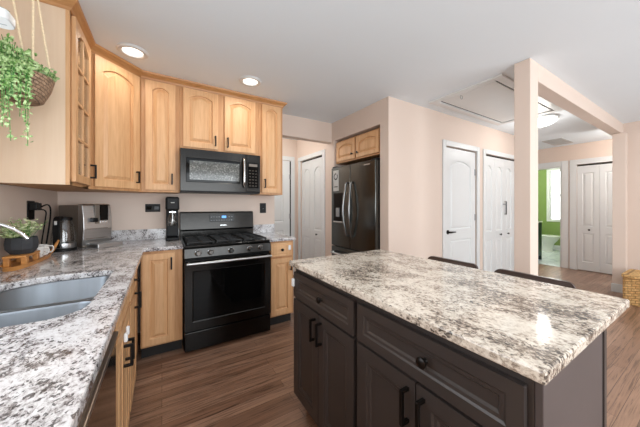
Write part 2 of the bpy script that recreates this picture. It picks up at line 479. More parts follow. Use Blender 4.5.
# living-room side: wall on the right and wall behind the camera with two window openings
struct('wall_right', [((5.72, -2.7, 0), (5.84, 0.83, CEIL)), ((5.72, 0.83, 2.289), (5.84, 0.8725, CEIL))], 'wall')
struct('wall_front', [((XL - 0.12, -2.72, 0), (5.84, -2.6, 0.4)), ((XL - 0.12, -2.72, 2.3), (5.84, -2.6, CEIL)),
                      ((XL - 0.12, -2.72, 0.4), (-0.2, -2.6, 2.3)), ((2.0, -2.72, 0.4), (2.8, -2.6, 2.3)), ((5.0, -2.72, 0.4), (5.84, -2.6, 2.3))], 'wall')
struct('wall_closet', [((XH + 0.30, 0.9, 0), (XH + 0.36, 1.66, CEIL)), ((XH + 0.12, 0.85, 0), (XH + 0.36, 0.9, CEIL)), 
                       ((3.0, 2.5, 0), (5.62, 2.6, CEIL)), ((3.98, YD + 0.12, 0), (4.04, 2.5, CEIL)), ((XF + 0.5, 3.09, 0), (XF + 0.6, 4.3, CEIL)), ((XF + 0.12, 4.22, 0), (XF + 0.5, 4.3, CEIL))], 'white')
# pillar, beam and far post
struct('pillar', [((2.52, 0.872, 0), (2.675, 0.985, CEIL))], 'wall', bevel=0.004)
struct('beam', [((2.675, 0.872, 2.289), (5.90, 0.985, CEIL))], 'wall', bevel=0.004)
struct('post', [((5.60, 0.83, 0), (5.90, 0.96, 2.289))], 'wall', bevel=0.004)
struct('trim_2', [((5.585, 0.82, 0), (5.60, 0.97, 0.12)), ((5.60, 0.815, 0), (5.72, 0.83, 0.12)), ((5.705, -2.6, 0), (5.72, 0.815, 0.12))], 'white', bevel=0.004)
struct('trim_3', [((XF - 0.012, 3.03, 0), (XF, 3.26, 0.1)), ((2.1, YD - 0.012, 0), (3.065, YD, 0.1)), ((5.51, YD - 0.012, 0), (5.72, YD, 0.1))], 'white', bevel=0.003)
struct('trim_4', [((9.385, 1.76, 0.004), (9.4, 3.5, 0.13))], 'white', bevel=0.003)

def casing(name, x0, x1, zt, w=0.07, d=0.018, loc=(0, 0, 0), rz=0):
    bm = bmesh.new()
    add_box(bm, (x0 - w, -d, 0), (x0, 0, zt + w)); add_box(bm, (x1, -d, 0), (x1 + w, 0, zt + w)); add_box(bm, (x0, -d, zt), (x1, 0, zt + w))
    o = obj(name, bm, 'white', None, 0.005); o.location = loc; o.rotation_euler = (0, 0, R(rz)); o['kind'] = 'structure'
    return o

def lever(parent, x, z, t, d=1):
    bm = bmesh.new()
    add_lathe(bm, [(0.028, -t), (0.028, -t - 0.008), (0.012, -t - 0.012), (0.011, -t - 0.045)], 16, (x, 0, z), 'y')
    add_tube(bm, [(x, -t - 0.045, z), (x + d * 0.04, -t - 0.05, z + 0.002), (x + d * 0.11, -t - 0.046, z)], [0.012, 0.011, 0.008], 10)
    return obj('door_handle', bm, 'blackmetal', parent, 0, True, label='dark lever handle')

def hinge(parent, x, z, t):
    return box('hinge', (x - 0.012, -t - 0.006, z - 0.045), (x + 0.012, -t + 0.001, z + 0.045), 'grey', parent, 0.003)

# swing door
casing('trim_5', 3.135, 3.89, 2.03, loc=(0, YD, 0))
d1 = thing('door_1', 'white two-panel arched swing door with lever handle and two hinges', None, (3.145, YD + 0.045, 0), 0, kind='structure')
lf = door_leaf('slab', d1, 0, 0.01, 0.735, 2.005, 'white', MOLDED, t=0.035,
               panels=[(0.12, 0.615, 0.22, 0.78, 0), (0.12, 0.615, 0.92, 1.85, 0.065)])
lever(lf, 0.055, 0.89, 0.035)
for z in (0.3, 1.07, 1.72): hinge(lf, 0.725, z, 0.035)
struct('shade_strip', [((-0.01, -0.002, 2.017), (0.745, 0.02, 2.03))], 'gap', d1)  # dark strip painting the shade in the gap above the slab

def bifold(name, label, loc, rz, x0, lw, n, knobs, rise=0.07, zt=2.03):
    d = thing(name, label, None, loc, rz, kind='structure')
    for k in range(n):
        x = x0 + k * lw
        l = door_leaf('leaf', d, x + 0.002, 0.012, lw - 0.004, zt - 0.035, 'white', MOLDED, t=0.03,
                      panels=[(0.07, lw - 0.074, 0.16, 0.71, 0), (0.07, lw - 0.074, 0.84, 1.86, rise)])
        if k in knobs: knob(l, lw * knobs[k], 0.775, 0.03, 0.016)
    box('head_shade_strip', (x0, -0.02, zt - 0.022), (x0 + n * lw, 0.0, zt), 'gap', d, 0)  # dark strip for the shade in the gap above the leaves
    return d
casing('trim_6', 4.13, 5.44, 2.03, w=0.065, loc=(0, YD, 0))
d2 = bifold('door_2', 'white four-leaf closet bifold door with arched panels, beside the swing door', (0, YD + 0.05, 0), 0, 4.135, 0.325, 4, {1: 0.55, 2: 0.35})
bm = bmesh.new(); add_tube(bm, [(4.80, -0.055, 1.10), (4.80, -0.055, 1.32)], 0.008)
for z in (1.11, 1.31): add_tube(bm, [(4.80, -0.055, z), (4.80, -0.03, z)], 0.006)
obj('handle', bm, 'blackmetal', d2, 0, True)
box('safety_latch', (4.74, -0.05, 1.26), (4.83, -0.035, 1.28), 'grey', d2, 0.003)
# hall-end door
casing('trim_7', 1.20, 1.975, 2.05, w=0.075, loc=(0, HY, 0))
d3 = thing('door_3', 'white panelled door at the end of the small hall, left of the bifold', None, (1.21, HY - 0.002, 0), 0, kind='structure')
lf = door_leaf('slab', d3, 0, 0.01, 0.74, 2.03, 'white', MOLDED, t=0.012, panels=[(0.12, 0.62, 0.22, 0.80, 0), (0.12, 0.62, 0.95, 1.86, 0.09)])
for z in (0.35, 1.05, 1.75): hinge(lf, 0.738, z, 0.012)
box('shade_strip', (0.742, -0.014, 0.01), (0.763, -0.002, 2.04), 'gap', d3, 0)  # dark strip for the shaded gap on the hinge side
# bifold by the fridge, facing -X
casing('trim_8', -4.07, -3.33, 2.03, w=0.07, loc=(XF, 0, 0), rz=-90)
bifold('door_4', 'white two-leaf bifold door with arched panels left of the refrigerator', (XF + 0.05, 4.065, 0), -90, 0, 0.365, 2, {1: 0.45})
# bathroom door casing, far bifold
casing('trim_9', -2.62, -1.86, 2.04, w=0.10, loc=(XH, 0, 0), rz=-90)
casing('trim_10', -1.64, -1.03, 2.04, w=0.10, loc=(XH, 0, 0), rz=-90)
bifold('door_5', 'white two-leaf bifold door at the far end, right of the bathroom doorway', (XH + 0.04, 1.638, 0), -90, 0, 0.303, 2, {0: 0.55}, rise=0)
struct('trim_11', [((XH, 1.86, 0), (XH + 0.12, 1.885, 2.04)), ((XH, 2.595, 0), (XH + 0.12, 2.62, 2.04)), ((XH, 1.885, 2.015), (XH + 0.12, 2.595, 2.04))], 'white')
# bathroom window
w1 = thing('window_1', 'bright white-framed bathroom window in the green wall', None, (9.4, 2.80, 0.86), -90, kind='structure')
bm = bmesh.new()
for a, b in (((-0.07, -0.02, -0.07), (0, 0.02, 1.41)), ((0.32, -0.02, -0.07), (0.39, 0.02, 1.41)), ((0, -0.02, -0.07), (0.32, 0.02, 0)), ((0, -0.02, 1.34), (0.32, 0.02, 1.41)),
             ((0, 0.01, 0.0), (0.03, 0.05, 1.34)), ((0.29, 0.01, 0), (0.32, 0.05, 1.34)), ((0.03, 0.01, 0.65), (0.29, 0.05, 0.69))): add_box(bm, a, b)
obj('window_frame', bm, 'white', w1, 0.003)
box('pane', (0.03, 0.03, 0.0), (0.29, 0.036, 1.34), 'skypane', w1, 0)

# ------------------------------------------------------------------ ceiling fittings
def downlight(x, y, label, power=20):
    t = thing('recessed_light', label, 'ceiling light', (x, y, CEIL), 0, 'recessed ceiling lights')
    bm = bmesh.new(); add_lathe(bm, [(0.064, -0.002), (0.070, -0.012), (0.092, -0.014), (0.103, -0.005), (0.103, 0.0)], 32, close=False)
    obj('trim_ring', bm, 'white', t, 0, True)
    bm = bmesh.new(); add_lathe(bm, [(0.0005, -0.004), (0.064, -0.003)], 32, close=False)
    obj('diffuser', bm, 'lamp', t)
    l = bpy.data.lights.new('lamp_bulb', 'AREA'); l.shape = 'DISK'; l.size = 0.12; l.energy = power; l.color = (1.0, 0.93, 0.83); l.spread = R(165)
    lo = bpy.data.objects.new('lamp_bulb', l); C.objects.link(lo); lo.parent = t; lo.location = (0, 0, -0.013)
downlight(-0.19, 2.44, 'recessed ceiling light above the diagonal corner cabinet', 0.9)
downlight(0.72, 2.44, 'recessed ceiling light above the cabinets over the microwave', 1.5)
for x, y in ((0.1, 0.3), (1.3, 0.4), (1.6, -1.3), (4.0, -0.6)):
    l = bpy.data.lights.new('ceiling_lamp', 'AREA'); l.shape = 'DISK'; l.size = 0.13; l.energy = 2.5; l.color = (1.0, 0.97, 0.93)
    lo = bpy.data.objects.new('ceiling_lamp', l); C.objects.link(lo); lo.location = (x, y, CEIL - 0.01)

t = thing('attic_hatch', 'white attic hatch set in the ceiling with a trim frame and pull ring', 'hatch', (2.60, 1.15, CEIL))
bm = bmesh.new()
for a, b in (((0, -0.04, -0.02), (1.6, 0.035, 0)), ((0, 0.625, -0.02), (1.6, 0.70, 0)), ((0, 0.035, -0.02), (0.075, 0.625, 0)), ((1.525, 0.035, -0.02), (1.6, 0.625, 0))): add_box(bm, a, b)
obj('frame', bm, 'white', t, 0.004)
box('panel', (0.097, 0.057, -0.012), (1.503, 0.603, -0.001), 'white', t, 0.002)
struct('gap', [((0.075, 0.035, -0.003), (1.525, 0.625, -0.0005))], 'gap', t)
bm = bmesh.new(); add_tube(bm, [(0.13 + 0.02 * math.cos(a), 0.40, -0.03 + 0.02 * math.sin(a)) for a in [k * math.pi / 6 for k in range(13)]], 0.003, 6)
obj('pull_ring', bm, 'grey', t, 0, True)

t = thing('flush_ceiling_light', 'frosted glass dome light on the hall ceiling behind the pillar', 'ceiling light', (4.42, 1.42, CEIL))
bm = bmesh.new(); add_lathe(bm, [(0.19, 0), (0.19, -0.02), (0.16, -0.03)], 32)
obj('base_plate', bm, 'handle_steel', t, 0, True)
bm = bmesh.new(); add_lathe(bm, [(0.18, -0.028), (0.17, -0.055), (0.13, -0.085), (0.07, -0.105), (0.01, -0.112)], 32)
obj('glass_shade', bm, 'lampsoft', t, 0, True)
bm = bmesh.new(); add_lathe(bm, [(0.014, -0.110), (0.012, -0.120), (0.003, -0.130)], 12)
add_box(bm, (-0.03, -0.004, -0.115), (0.03, 0.004, -0.111)); add_box(bm, (-0.004, -0.03, -0.115), (0.004, 0.03, -0.111))
obj('finial', bm, 'grey', t, 0)
l = bpy.data.lights.new('lamp_bulb', 'POINT'); l.energy = 3; l.color = (1, 0.97, 0.93); l.shadow_soft_size = 0.1
lo = bpy.data.objects.new('lamp_bulb', l); C.objects.link(lo); lo.location = (4.42, 1.42, CEIL - 0.24)
l = bpy.data.lights.new('hall_fill_light', 'POINT'); l.energy = 17; l.color = (1, 0.97, 0.93); l.shadow_soft_size = 0.15  # unseen fill light added behind the right wall to brighten the far bifold
lo = bpy.data.objects.new('hall_fill_light', l); C.objects.link(lo); lo.location = (6.05, 0.5, 2.2)
l = bpy.data.lights.new('bathroom_bulb', 'POINT'); l.energy = 34; l.color = (1, 0.98, 0.94); l.shadow_soft_size = 0.15
lo = bpy.data.objects.new('bathroom_bulb', l); C.objects.link(lo); lo.location = (8.0, 2.4, 2.2)
l = bpy.data.lights.new('hall_bulb', 'POINT'); l.energy = 9; l.color = (1, 0.96, 0.9); l.shadow_soft_size = 0.15
lo = bpy.data.objects.new('hall_bulb', l); C.objects.link(lo); lo.location = (1.2, 3.65, 2.3)

t = thing('ceiling_vent', 'grey air vent grille on the hall ceiling near the bathroom door', 'vent', (6.0, 1.62, CEIL))
bm = bmesh.new()
for a, b in (((0, 0, -0.012), (0.6, 0.03, 0)), ((0, 0.25, -0.012), (0.6, 0.28, 0)), ((0, 0.03, -0.012), (0.03, 0.25, 0)), ((0.57, 0.03, -0.012), (0.6, 0.25, 0))): add_box(bm, a, b)
obj('frame', bm, 'ventgrey', t, 0.002)
bm = bmesh.new()
for k in range(9): add_box(bm, (0.03, 0.04 + k * 0.024, -0.010), (0.57, 0.05 + k * 0.024, 0))
obj('louvres', bm, 'ventgrey', t)

# ------------------------------------------------------------------ upper cabinets
UZ, UT, UD = 1.375, 2.40, 0.315        # bottom, top, carcass depth (wall side to frame)
YU = 2.775                              # carcass front on the back wall
def upper(label, x0, x1, z0, z1, doors, group='maple wall cabinets'):
    t = thing('wall_cabinet', label, 'cabinet', (x0, YU, z0), 0, group)
    w, h = x1 - x0, z1 - z0
    box('body', (0.0005, 0, 0), (w - 0.0005, YB - YU, h), 'maple_shaded', t, 0.002)
    for (dx0, dx1, side, pz) in doors:
        d = door_leaf('door', t, dx0 - x0, 0.022, dx1 - dx0, h - 0.045, 'maple', RAISED, 0.052 if dx1 - dx0 > .23 else 0.043, 0.034)
        if side: pull(d, 0.028 if side == 'l' else dx1 - dx0 - 0.028, pz)
    return t
# tall single door left of the microwave
upper('tall single-door maple wall cabinet left of the microwave', -0.158, 0.145, UZ, UT, [(-0.125, 0.108, 'r', 0.05)])
upper('short two-door maple wall cabinet directly above the microwave', 0.145, 0.905, 1.795, UT, [(0.172, 0.485, 'r', 0.03), (0.548, 0.868, 'l', 0.03)])
upper('narrow single-door maple wall cabinet right of the microwave', 0.905, 1.195, UZ, UT, [(0.945, 1.165, 'l', 0.05)])
# diagonal corner cabinet
t = thing('wall_cabinet', 'diagonal corner maple wall cabinet with wide arched door above the coffee machine', 'cabinet', (-0.455, 2.48, UZ), 45, 'maple wall cabinets')
bm = bmesh.new(); add_prism(bm, [(-0.455, 2.4805), (-0.1585, 2.777), (-0.1585, YB), (XL, YB), (XL, 2.4805)], UZ, UT); to_local(t, bm)
obj('body', bm, 'maple_shaded', t, 0.002)
wd = 0.42
d = door_leaf('door', t, 0.03, 0.022, wd - 0.06, UT - UZ - 0.045, 'maple', RAISED, 0.058, 0.045)
pull(d, wd - 0.06 - 0.03, 0.05)
# glass-front cabinet on the left wall
t = thing('wall_cabinet', 'glass-front maple wall cabinet with a plain pale side panel above the sink counter', 'cabinet', (-0.455, 2.03, UZ), 90, 'maple wall cabinets')
w, h, dp = 0.4495, UT - UZ, 0.315
bm = bmesh.new()
for a, b in (((0.0, 0, 0), (w, dp, 0.018)), ((0, 0, h - 0.018), (w, dp, h)), ((w - 0.018, 0, 0), (w, dp, h)), ((0, dp - 0.01, 0), (w, dp, h)),
             ((0.012, 0.0, 0), (0.045, 0.018, h)), ((w - 0.04, 0.0, 0), (w, 0.018, h)), ((0.012, 0, 0), (w, 0.018, 0.035)), ((0.012, 0, h - 0.05), (w, 0.018, h)),
             ((0.012, 0, 0), (0.0121, dp, h))): add_box(bm, a, b)
obj('body', bm, 'maple_shaded', t, 0.001)
box('side_panel', (-0.002, 0.018, 0.0), (0.012, dp, h), 'maple_panel', t, 0.001, label='plain pale maple side panel')
box('stile', (-0.003, 0.0, 0.0), (0.012, 0.018, h), 'maple', t, 0.001)
for z in (0.35, 0.68): box('shelf', (0.014, 0.03, z), (w - 0.02, dp - 0.012, z + 0.016), 'maple_panel', t, 0.001)
dw, dh, fx = w - 0.065, h - 0.045, 0.05
bm = bmesh.new()
for a, b in (((0, -0.02, 0), (fx, 0, dh)), ((dw - fx, -0.02, 0), (dw, 0, dh)), ((fx, -0.02, 0), (dw - fx, 0, fx)),
             ((dw / 2 - 0.009, -0.018, fx), (dw / 2 + 0.009, -0.002, dh - fx))): add_box(bm, a, b)
for k in (1, 2, 3):
    z = fx + (dh - 2 * fx) * k / 4
    add_box(bm, (fx, -0.018, z - 0.009), (dw - fx, -0.002, z + 0.009))
# arched head rail
top = arc_pts(fx, dw - fx, dh - fx, 0.05, 13)
pts = [(dw - fx, dh), (fx, dh)][::-1]
fr = [bm.verts.new((x, -0.02, z)) for x, z in pts[::-1] + top[::-1]]
bk = [bm.verts.new((v.co.x, 0, v.co.z)) for v in fr]
bm.faces.new(fr); bm.faces.new(list(reversed(bk)))
for i in range(len(fr)):
    j = (i + 1) % len(fr); bm.faces.new((fr[i], fr[j], bk[j], bk[i]))
d = obj('door', bm, 'maple', t, 0.002, loc=(0.03, 0, 0.022))
bm = bmesh.new(); add_box(bm, (fx - 0.005, -0.0095, fx - 0.005), (dw - fx + 0.005, -0.0065, dh - fx + 0.005))
obj('glass_pane', bm, 'glass', d)
pull(d, dw - 0.025, 0.05)
# crown molding swept along the cabinet tops
path = [(XL + 0.002, 2.03), (-0.455, 2.03), (-0.455, 2.48), (-0.16, 2.775), (1.195, 2.775), (1.195, YB - 0.002)]
prof = [(0.0, 2.385), (0.006, 2.385), (0.012, 2.40), (0.026, 2.415), (0.040, 2.427), (0.043, 2.4415), (0.0, 2.4415)]
bm = bmesh.new(); rings = []
P = [Vector(p) for p in path]
def nrm(a, b):
    d = (b - a).normalized(); return Vector((d.y, -d.x))
for i, p in enumerate(P):
    if i == 0: n = nrm(P[0], P[1]); k = 1
    elif i == len(P) - 1: n = nrm(P[-2], P[-1]); k = 1
    else:
        n1, n2 = nrm(P[i - 1], p), nrm(p, P[i + 1]); n = (n1 + n2).normalized(); k = 1 / max(0.3, n.dot(n1))
    rings.append([bm.verts.new((p.x + n.x * o_ * k, p.y + n.y * o_ * k, z)) for o_, z in prof])
for a, b in zip(rings, rings[1:]):
    for k in range(len(prof)):
        l = (k + 1) % len(prof); bm.faces.new((a[k], a[l], b[l], b[k]))
bm.faces.new(rings[0]); bm.faces.new(list(reversed(rings[-1])))
tag(obj('crown_molding', bm, 'maple_dark'), 'honey maple crown molding running along the tops of the wall cabinets', 'molding')

# cabinet over the refrigerator
t = thing('wall_cabinet', 'small two-door maple cabinet with round knobs above the refrigerator', 'cabinet', (XF + 0.035, 3.025, 1.845), -90, 'maple wall cabinets')
box('body', (0, 0, 0), (0.90, 0.6, 0.305), 'maple_shaded', t, 0.002)
for x, kx in ((0.03, 0.36), (0.465, 0.035)):
    d = door_leaf('door', t, x, 0.022, 0.405, 0.262, 'maple', RAISED, 0.045, 0.035)
    knob(d, kx, 0.06, r=0.014)

# ------------------------------------------------------------------ base cabinets
YC = 2.50                 # carcass front along the back wall
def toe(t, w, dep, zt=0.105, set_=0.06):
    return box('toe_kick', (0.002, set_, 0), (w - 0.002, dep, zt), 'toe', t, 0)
t = thing('base_cabinet', 'maple base cabinet with one tall door left of the range', 'cabinet', (-0.145, YC, 0), 0, 'maple base cabinets')
box('body', (0, 0, 0.105), (0.296, YB - YC, 0.885), 'maple_shaded', t, 0.002); toe(t, 0.296, YB - YC)
d = door_leaf('door', t, 0.012, 0.125, 0.225, 0.735, 'maple', RAISED, 0.05, 0)
pull(d, 0.2, 0.60)
t = thing('base_cabinet', 'narrow maple base cabinet with drawer and door right of the range', 'cabinet', (0.922, YC, 0), 0, 'maple base cabinets')
box('body', (0, 0, 0.105), (0.278, YB - YC, 0.885), 'maple_shaded', t, 0.002); toe(t, 0.278, YB - YC)
d = door_leaf('drawer', t, 0.022, 0.725, 0.234, 0.14, 'maple', [(0, 0), (0.004, 0.003), (0.010, 0.003), (0.016, 0.0)], 0.016, 0)
knob(d, 0.117, 0.07); latch(d, 0.20, 0.085, s=0.026)
d = door_leaf('door', t, 0.022, 0.125, 0.234, 0.58, 'maple', RAISED, 0.05, 0)
pull(d, 0.212, 0.45)
# left run, facing +X : root at (X=-0.15, Y), local x -> +Y
XC = -0.165
t = thing('base_cabinet', 'maple base cabinet with knobbed drawer over a door, left counter nearest the corner', 'cabinet', (XC, 1.722, 0), 90, 'maple base cabinets')
bm = bmesh.new(); add_box(bm, (0, 0.03, 0.105), (0.773, 0.598, 0.68)); add_box(bm, (0, 0, 0.105), (0.773, 0.03, 0.884)); add_box(bm, (0.06, 0.03, 0.68), (0.773, 0.598, 0.884)); obj('body', bm, 'maple_shaded', t, 0.001); toe(t, 0.773, 0.56)
d = door_leaf('drawer', t, 0.02, 0.725, 0.36, 0.14, 'maple', [(0, 0), (0.004, 0.003), (0.010, 0.003), (0.016, 0.0)], 0.016, 0)
knob(d, 0.21, 0.07)
d = door_leaf('door', t, 0.02, 0.125, 0.36, 0.58, 'maple', RAISED, 0.055, 0)
pull(d, 0.22, 0.49)
t = thing('base_cabinet', 'maple sink base cabinet with two doors and white latches under the sink', 'cabinet', (XC, 1.20, 0), 90, 'maple base cabinets')
bm = bmesh.new()
for a, b in (((0, 0, 0.105), (0.52, 0.018, 0.884)), ((0, 0.018, 0.105), (0.018, 0.598, 0.68)), ((0.502, 0.018, 0.105), (0.52, 0.598, 0.68)), ((0.018, 0.018, 0.105), (0.502, 0.598, 0.125))): add_box(bm, a, b)
obj('body', bm, 'maple_shaded', t, 0.002)
toe(t, 0.52, 0.56)
door_leaf('false_drawer', t, 0.012, 0.745, 0.496, 0.12, 'maple', [(0, 0), (0.004, 0.003), (0.010, 0.003), (0.016, 0.0)], 0.016, 0)
for x, hx in ((0.012, 0.218), (0.263, 0.027)):
    d = door_leaf('door', t, x, 0.125, 0.245, 0.605, 'maple', RAISED, 0.055, 0)
    pull(d, hx, 0.41)
    latch(d, hx + (0.01 if hx < 0.1 else -0.005), 0.545, s=0.02)
# dishwasher
t = thing('dishwasher', 'black stainless dishwasher under the left counter nearest the camera', 'dishwasher', (XC, 0.598, 0), 90)
box('tub', (0.004, 0.0, 0.105), (0.596, 0.57, 0.68), 'black', t, 0.002)
box('door', (0.004, -0.022, 0.11), (0.596, -0.0005, 0.80), 'dishsteel', t, 0.004)
box('control_strip', (0.004, -0.022, 0.805), (0.596, -0.0005, 0.878), 'dishsteel', t, 0.003)
box('handle', (0.03, -0.032, 0.792), (0.57, -0.018, 0.806), 'steel', t, 0.003, label='thin steel pocket handle lip')
toe(t, 0.6, 0.5)
t = thing('base_cabinet', 'maple base cabinet under the left counter beside the camera', 'cabinet', (XC, -0.6, 0), 90, 'maple base cabinets')
box('body', (0, 0, 0.105), (1.19, 0.598, 0.885), 'maple', t, 0.002); toe(t, 1.19, 0.56)

# ------------------------------------------------------------------ countertops and sink
def rounded_rect(x0, x1, y0, y1, r, n=6):
    pts = []
    rr = r if isinstance(r, (list, tuple)) else [r] * 4
    for (cx, cy, a0, rad) in ((x1, y1, 0, rr[0]), (x0, y1, 90, rr[1]), (x0, y0, 180, rr[2]), (x1, y0, 270, rr[3])):
        ox = cx - rad if cx == x1 else cx + rad; oy = cy - rad if cy == y1 else cy + rad
        for k in range(n + 1):
            a = R(a0 + 90 * k / n); pts.append((ox + rad * math.cos(a), oy + rad * math.sin(a)))
    return pts
def slab(bm, outer, holes, z0, z1):
    edges = []
    for lp in [outer] + holes:
        vs = [bm.verts.new((x, y, z0)) for x, y in lp]
        edges += [bm.edges.new((vs[i], vs[(i + 1) % len(vs)])) for i in range(len(vs))]
    bmesh.ops.triangle_fill(bm, use_beauty=True, use_dissolve=False, edges=edges)
    ret = bmesh.ops.extrude_face_region(bm, geom=bm.faces[:])
    bmesh.ops.translate(bm, vec=(0, 0, z1 - z0), verts=[v for v in ret['geom'] if isinstance(v, bmesh.types.BMVert)])
CT0, CT1 = 0.885, 0.915
SX0, SX1, SY0, SY1 = -0.62, -0.215, 1.085, 1.74
hole = rounded_rect(SX0, SX1, SY0, SY1, [0.05, 0.20, 0.08, 0.10], 8)
bm = bmesh.new()
slab(bm, [(XL + 0.001, -0.6), (-0.12, -0.6), (-0.12, 2.462), (0.154, 2.462), (0.154, YB - 0.001), (XL + 0.001, YB - 0.001)], [hole], CT0, CT1)
ct = tag(obj('countertop', bm, 'granite_left', None, 0.005), 'L-shaped pale speckled granite countertop along the left wall with sink cutout', 'countertop', 'granite countertops')
box('backsplash', (-0.55, YB - 0.02, CT1), (0.154, YB, 1.018), 'granite_left', ct, 0.003)
bm = bmesh.new(); add_box(bm, (0.92, 2.462, CT0), (1.212, YB, CT1))
ct = tag(obj('countertop', bm, 'granite_left', None, 0.005), 'short granite countertop piece right of the range', 'countertop', 'granite countertops')
box('backsplash', (0.92, YB - 0.02, CT1), (1.215, YB, 1.018), 'granite_left', ct, 0.003)
# sink
t = thing('sink', 'stainless double-bowl undermount sink in the left counter', 'sink', (0, 0, 0))
def bowl(y0, y1, rads, name):
    bm = bmesh.new(); loops = []
    for ins, z in ((-0.018, 0.884), (0.0, 0.884), (0.004, 0.876), (0.012, 0.73), (0.03, 0.705), (0.06, 0.700)):
        lp = rounded_rect(SX0 - 0.002 + ins, SX1 + 0.002 - ins, y0 + ins, y1 - ins, [max(r_ - ins * .4, 0.012) for r_ in rads], 8)
        loops.append([bm.verts.new((x, y, z)) for x, y in lp])
    for a, b in zip(loops, loops[1:]):
        for k in range(len(a)):
            l = (k + 1) % len(a); bm.faces.new((a[k], a[l], b[l], b[k]))
    bm.faces.new(loops[-1])
    o = obj(name, bm, 'sinksteel', t, 0, True)
    m = o.modifiers.new('solid', 'SOLIDIFY'); m.thickness = 0.002
    return o
b1 = bowl(1.365, SY1 + 0.002, [0.06, 0.20, 0.06, 0.06], 'bowl')
b2 = bowl(SY0 - 0.002, 1.330, [0.06, 0.06, 0.08, 0.10], 'bowl')
for b_, yy in ((b1, 1.52), (b2, 1.21)):
    bm = bmesh.new(); add_lathe(bm, [(0.045, 0.7005), (0.042, 0.704), (0.03, 0.702), (0.0005, 0.7015)], 20, (-0.43, yy, 0), close=False)
    obj('drain', bm, 'chrome', b_, 0, True)
# faucet
t = thing('faucet', 'chrome gooseneck kitchen faucet arching over the sink', 'faucet', (-0.69, 1.40, CT1))
bm = bmesh.new(); add_lathe(bm, [(0.028, 0), (0.028, 0.012), (0.02, 0.02), (0.019, 0.09), (0.016, 0.10)], 20)
obj('base', bm, 'chrome', t, 0, True)
bm = bmesh.new(); pts = [(0, 0, 0.09), (0, 0, 0.16)] + [(0.135 - 0.135 * math.cos(a), 0.012 * math.sin(a / 2), 0.16 + 0.122 * math.sin(a)) for a in [k * math.pi / 14 for k in range(1, 12)]] + [(0.256, 0.013, 0.215)]
add_tube(bm, pts, 0.0058, 12)
obj('spout', bm, 'chrome', t, 0, True)
bm = bmesh.new(); add_tube(bm, [(0, -0.02, 0.06), (0, -0.06, 0.075), (0.01, -0.12, 0.10)], [0.009, 0.008, 0.006], 10)
obj('lever', bm, 'chrome', t, 0, True)

# ------------------------------------------------------------------ range
t = thing('range', 'black stainless gas range with five knobs between the base cabinets', 'range', (0.159, 2.455, 0))
W = 0.758
box('body', (0.0, 0.0, 0.02), (W, 0.62, 0.893), 'black', t, 0.003)
box('cooktop', (-0.001, -0.012, 0.893), (W + 0.001, 0.58, 0.912), 'blacksteel', t, 0.005, label='dark cooktop')
# control panel
bm = bmesh.new()
p = [(-0.012, 0.892), (-0.03, 0.885), (-0.042, 0.808), (-0.03, 0.80), (0.0, 0.80), (0.0, 0.892)]
a = [bm.verts.new((0, y, z)) for y, z in p]; b = [bm.verts.new((W, y, z)) for y, z in p]
bm.faces.new(a); bm.faces.new(list(reversed(b)))
for i in range(len(p)):
    j = (i + 1) % len(p); bm.faces.new((a[i], b[i], b[j], a[j]))
cp = obj('control_panel', bm, 'blacksteel', t, 0.002)
for x in (0.105, 0.205, 0.378, 0.548, 0.652):
    bm = bmesh.new(); add_lathe(bm, [(0.027, -0.034), (0.027, -0.040), (0.021, -0.043), (0.019, -0.068), (0.016, -0.072)], 20, (x, 0, 0.847), 'y')
    add_box(bm, (x - 0.004, -0.078, 0.829), (x + 0.004, -0.066, 0.865))
    obj('knob', bm, 'darksteel', cp, 0, True, label='steel burner knob')
# oven door
bm = bmesh.new()
panel_face(bm, W - 0.006, 0.600, 0.042, [(0.06, W - 0.066, 0.075, 0.505, 0)], [(0, 0), (0.004, 0.004)])
od = obj('oven_door', bm, 'blacksteel', t, 0.004, loc=(0.003, 0, 0.19))
box('window', (0.066, -0.0395, 0.081), (W - 0.072, -0.0375, 0.499), 'blackglass', od, 0, label='black glass oven window')
box('rim', (0.058, -0.0425, 0.505), (W - 0.064, -0.0418, 0.515), 'black', od, 0)
bm = bmesh.new(); zz = 0.577
add_tube(bm, [(0.012, -0.088, zz), (0.2, -0.094, zz), (0.376, -0.096, zz), (0.55, -0.094, zz), (W - 0.018, -0.088, zz)], 0.0125, 12)
for x in (0.03, W - 0.036): add_tube(bm, [(x, -0.088, zz), (x, -0.04, zz)], 0.009, 10)
obj('handle', bm, 'ovenhandle', od, 0, True, label='polished steel oven handle')
box('drawer', (0.003, -0.036, 0.022), (W - 0.003, 0.0, 0.178), 'blacksteel', t, 0.005, label='black stainless storage drawer')
for x in (0.05, W - 0.05):
    for y in (0.06, 0.55):
        bm = bmesh.new(); add_lathe(bm, [(0.02, 0.0), (0.018, 0.021)], 12, (x, y, 0)); obj('foot', bm, 'black', t)
# back guard
bm = bmesh.new()
p = [(0.535, 0.90), (0.535, 0.985), (0.525, 1.00), (0.545, 1.175), (0.56, 1.185), (0.62, 1.185), (0.62, 0.90)]
a = [bm.verts.new((0, y, z)) for y, z in p]; b = [bm.verts.new((W, y, z)) for y, z in p]
bm.faces.new(a); bm.faces.new(list(reversed(b)))
for i in range(len(p)):
    j = (i + 1) % len(p); bm.faces.new((a[i], b[i], b[j], a[j]))
bg = obj('back_guard', bm, 'blacksteel', t, 0.003, label='black stainless back guard with controls')
def on_guard(z, off): return 0.525 + 0.02 * (z - 1.0) / 0.175 - off
bm = bmesh.new(); add_box(bm, (0.28, 0.530, 1.075), (0.54, 0.56, 1.155)); dpn = obj('touch_panel', bm, 'blackglass', bg, 0)
bm = bmesh.new(); add_box(bm, (0.405, 0.527, 1.115), (0.45, 0.532, 1.14)); obj('display', bm, 'display', bg, 0, label='blue lit clock display')
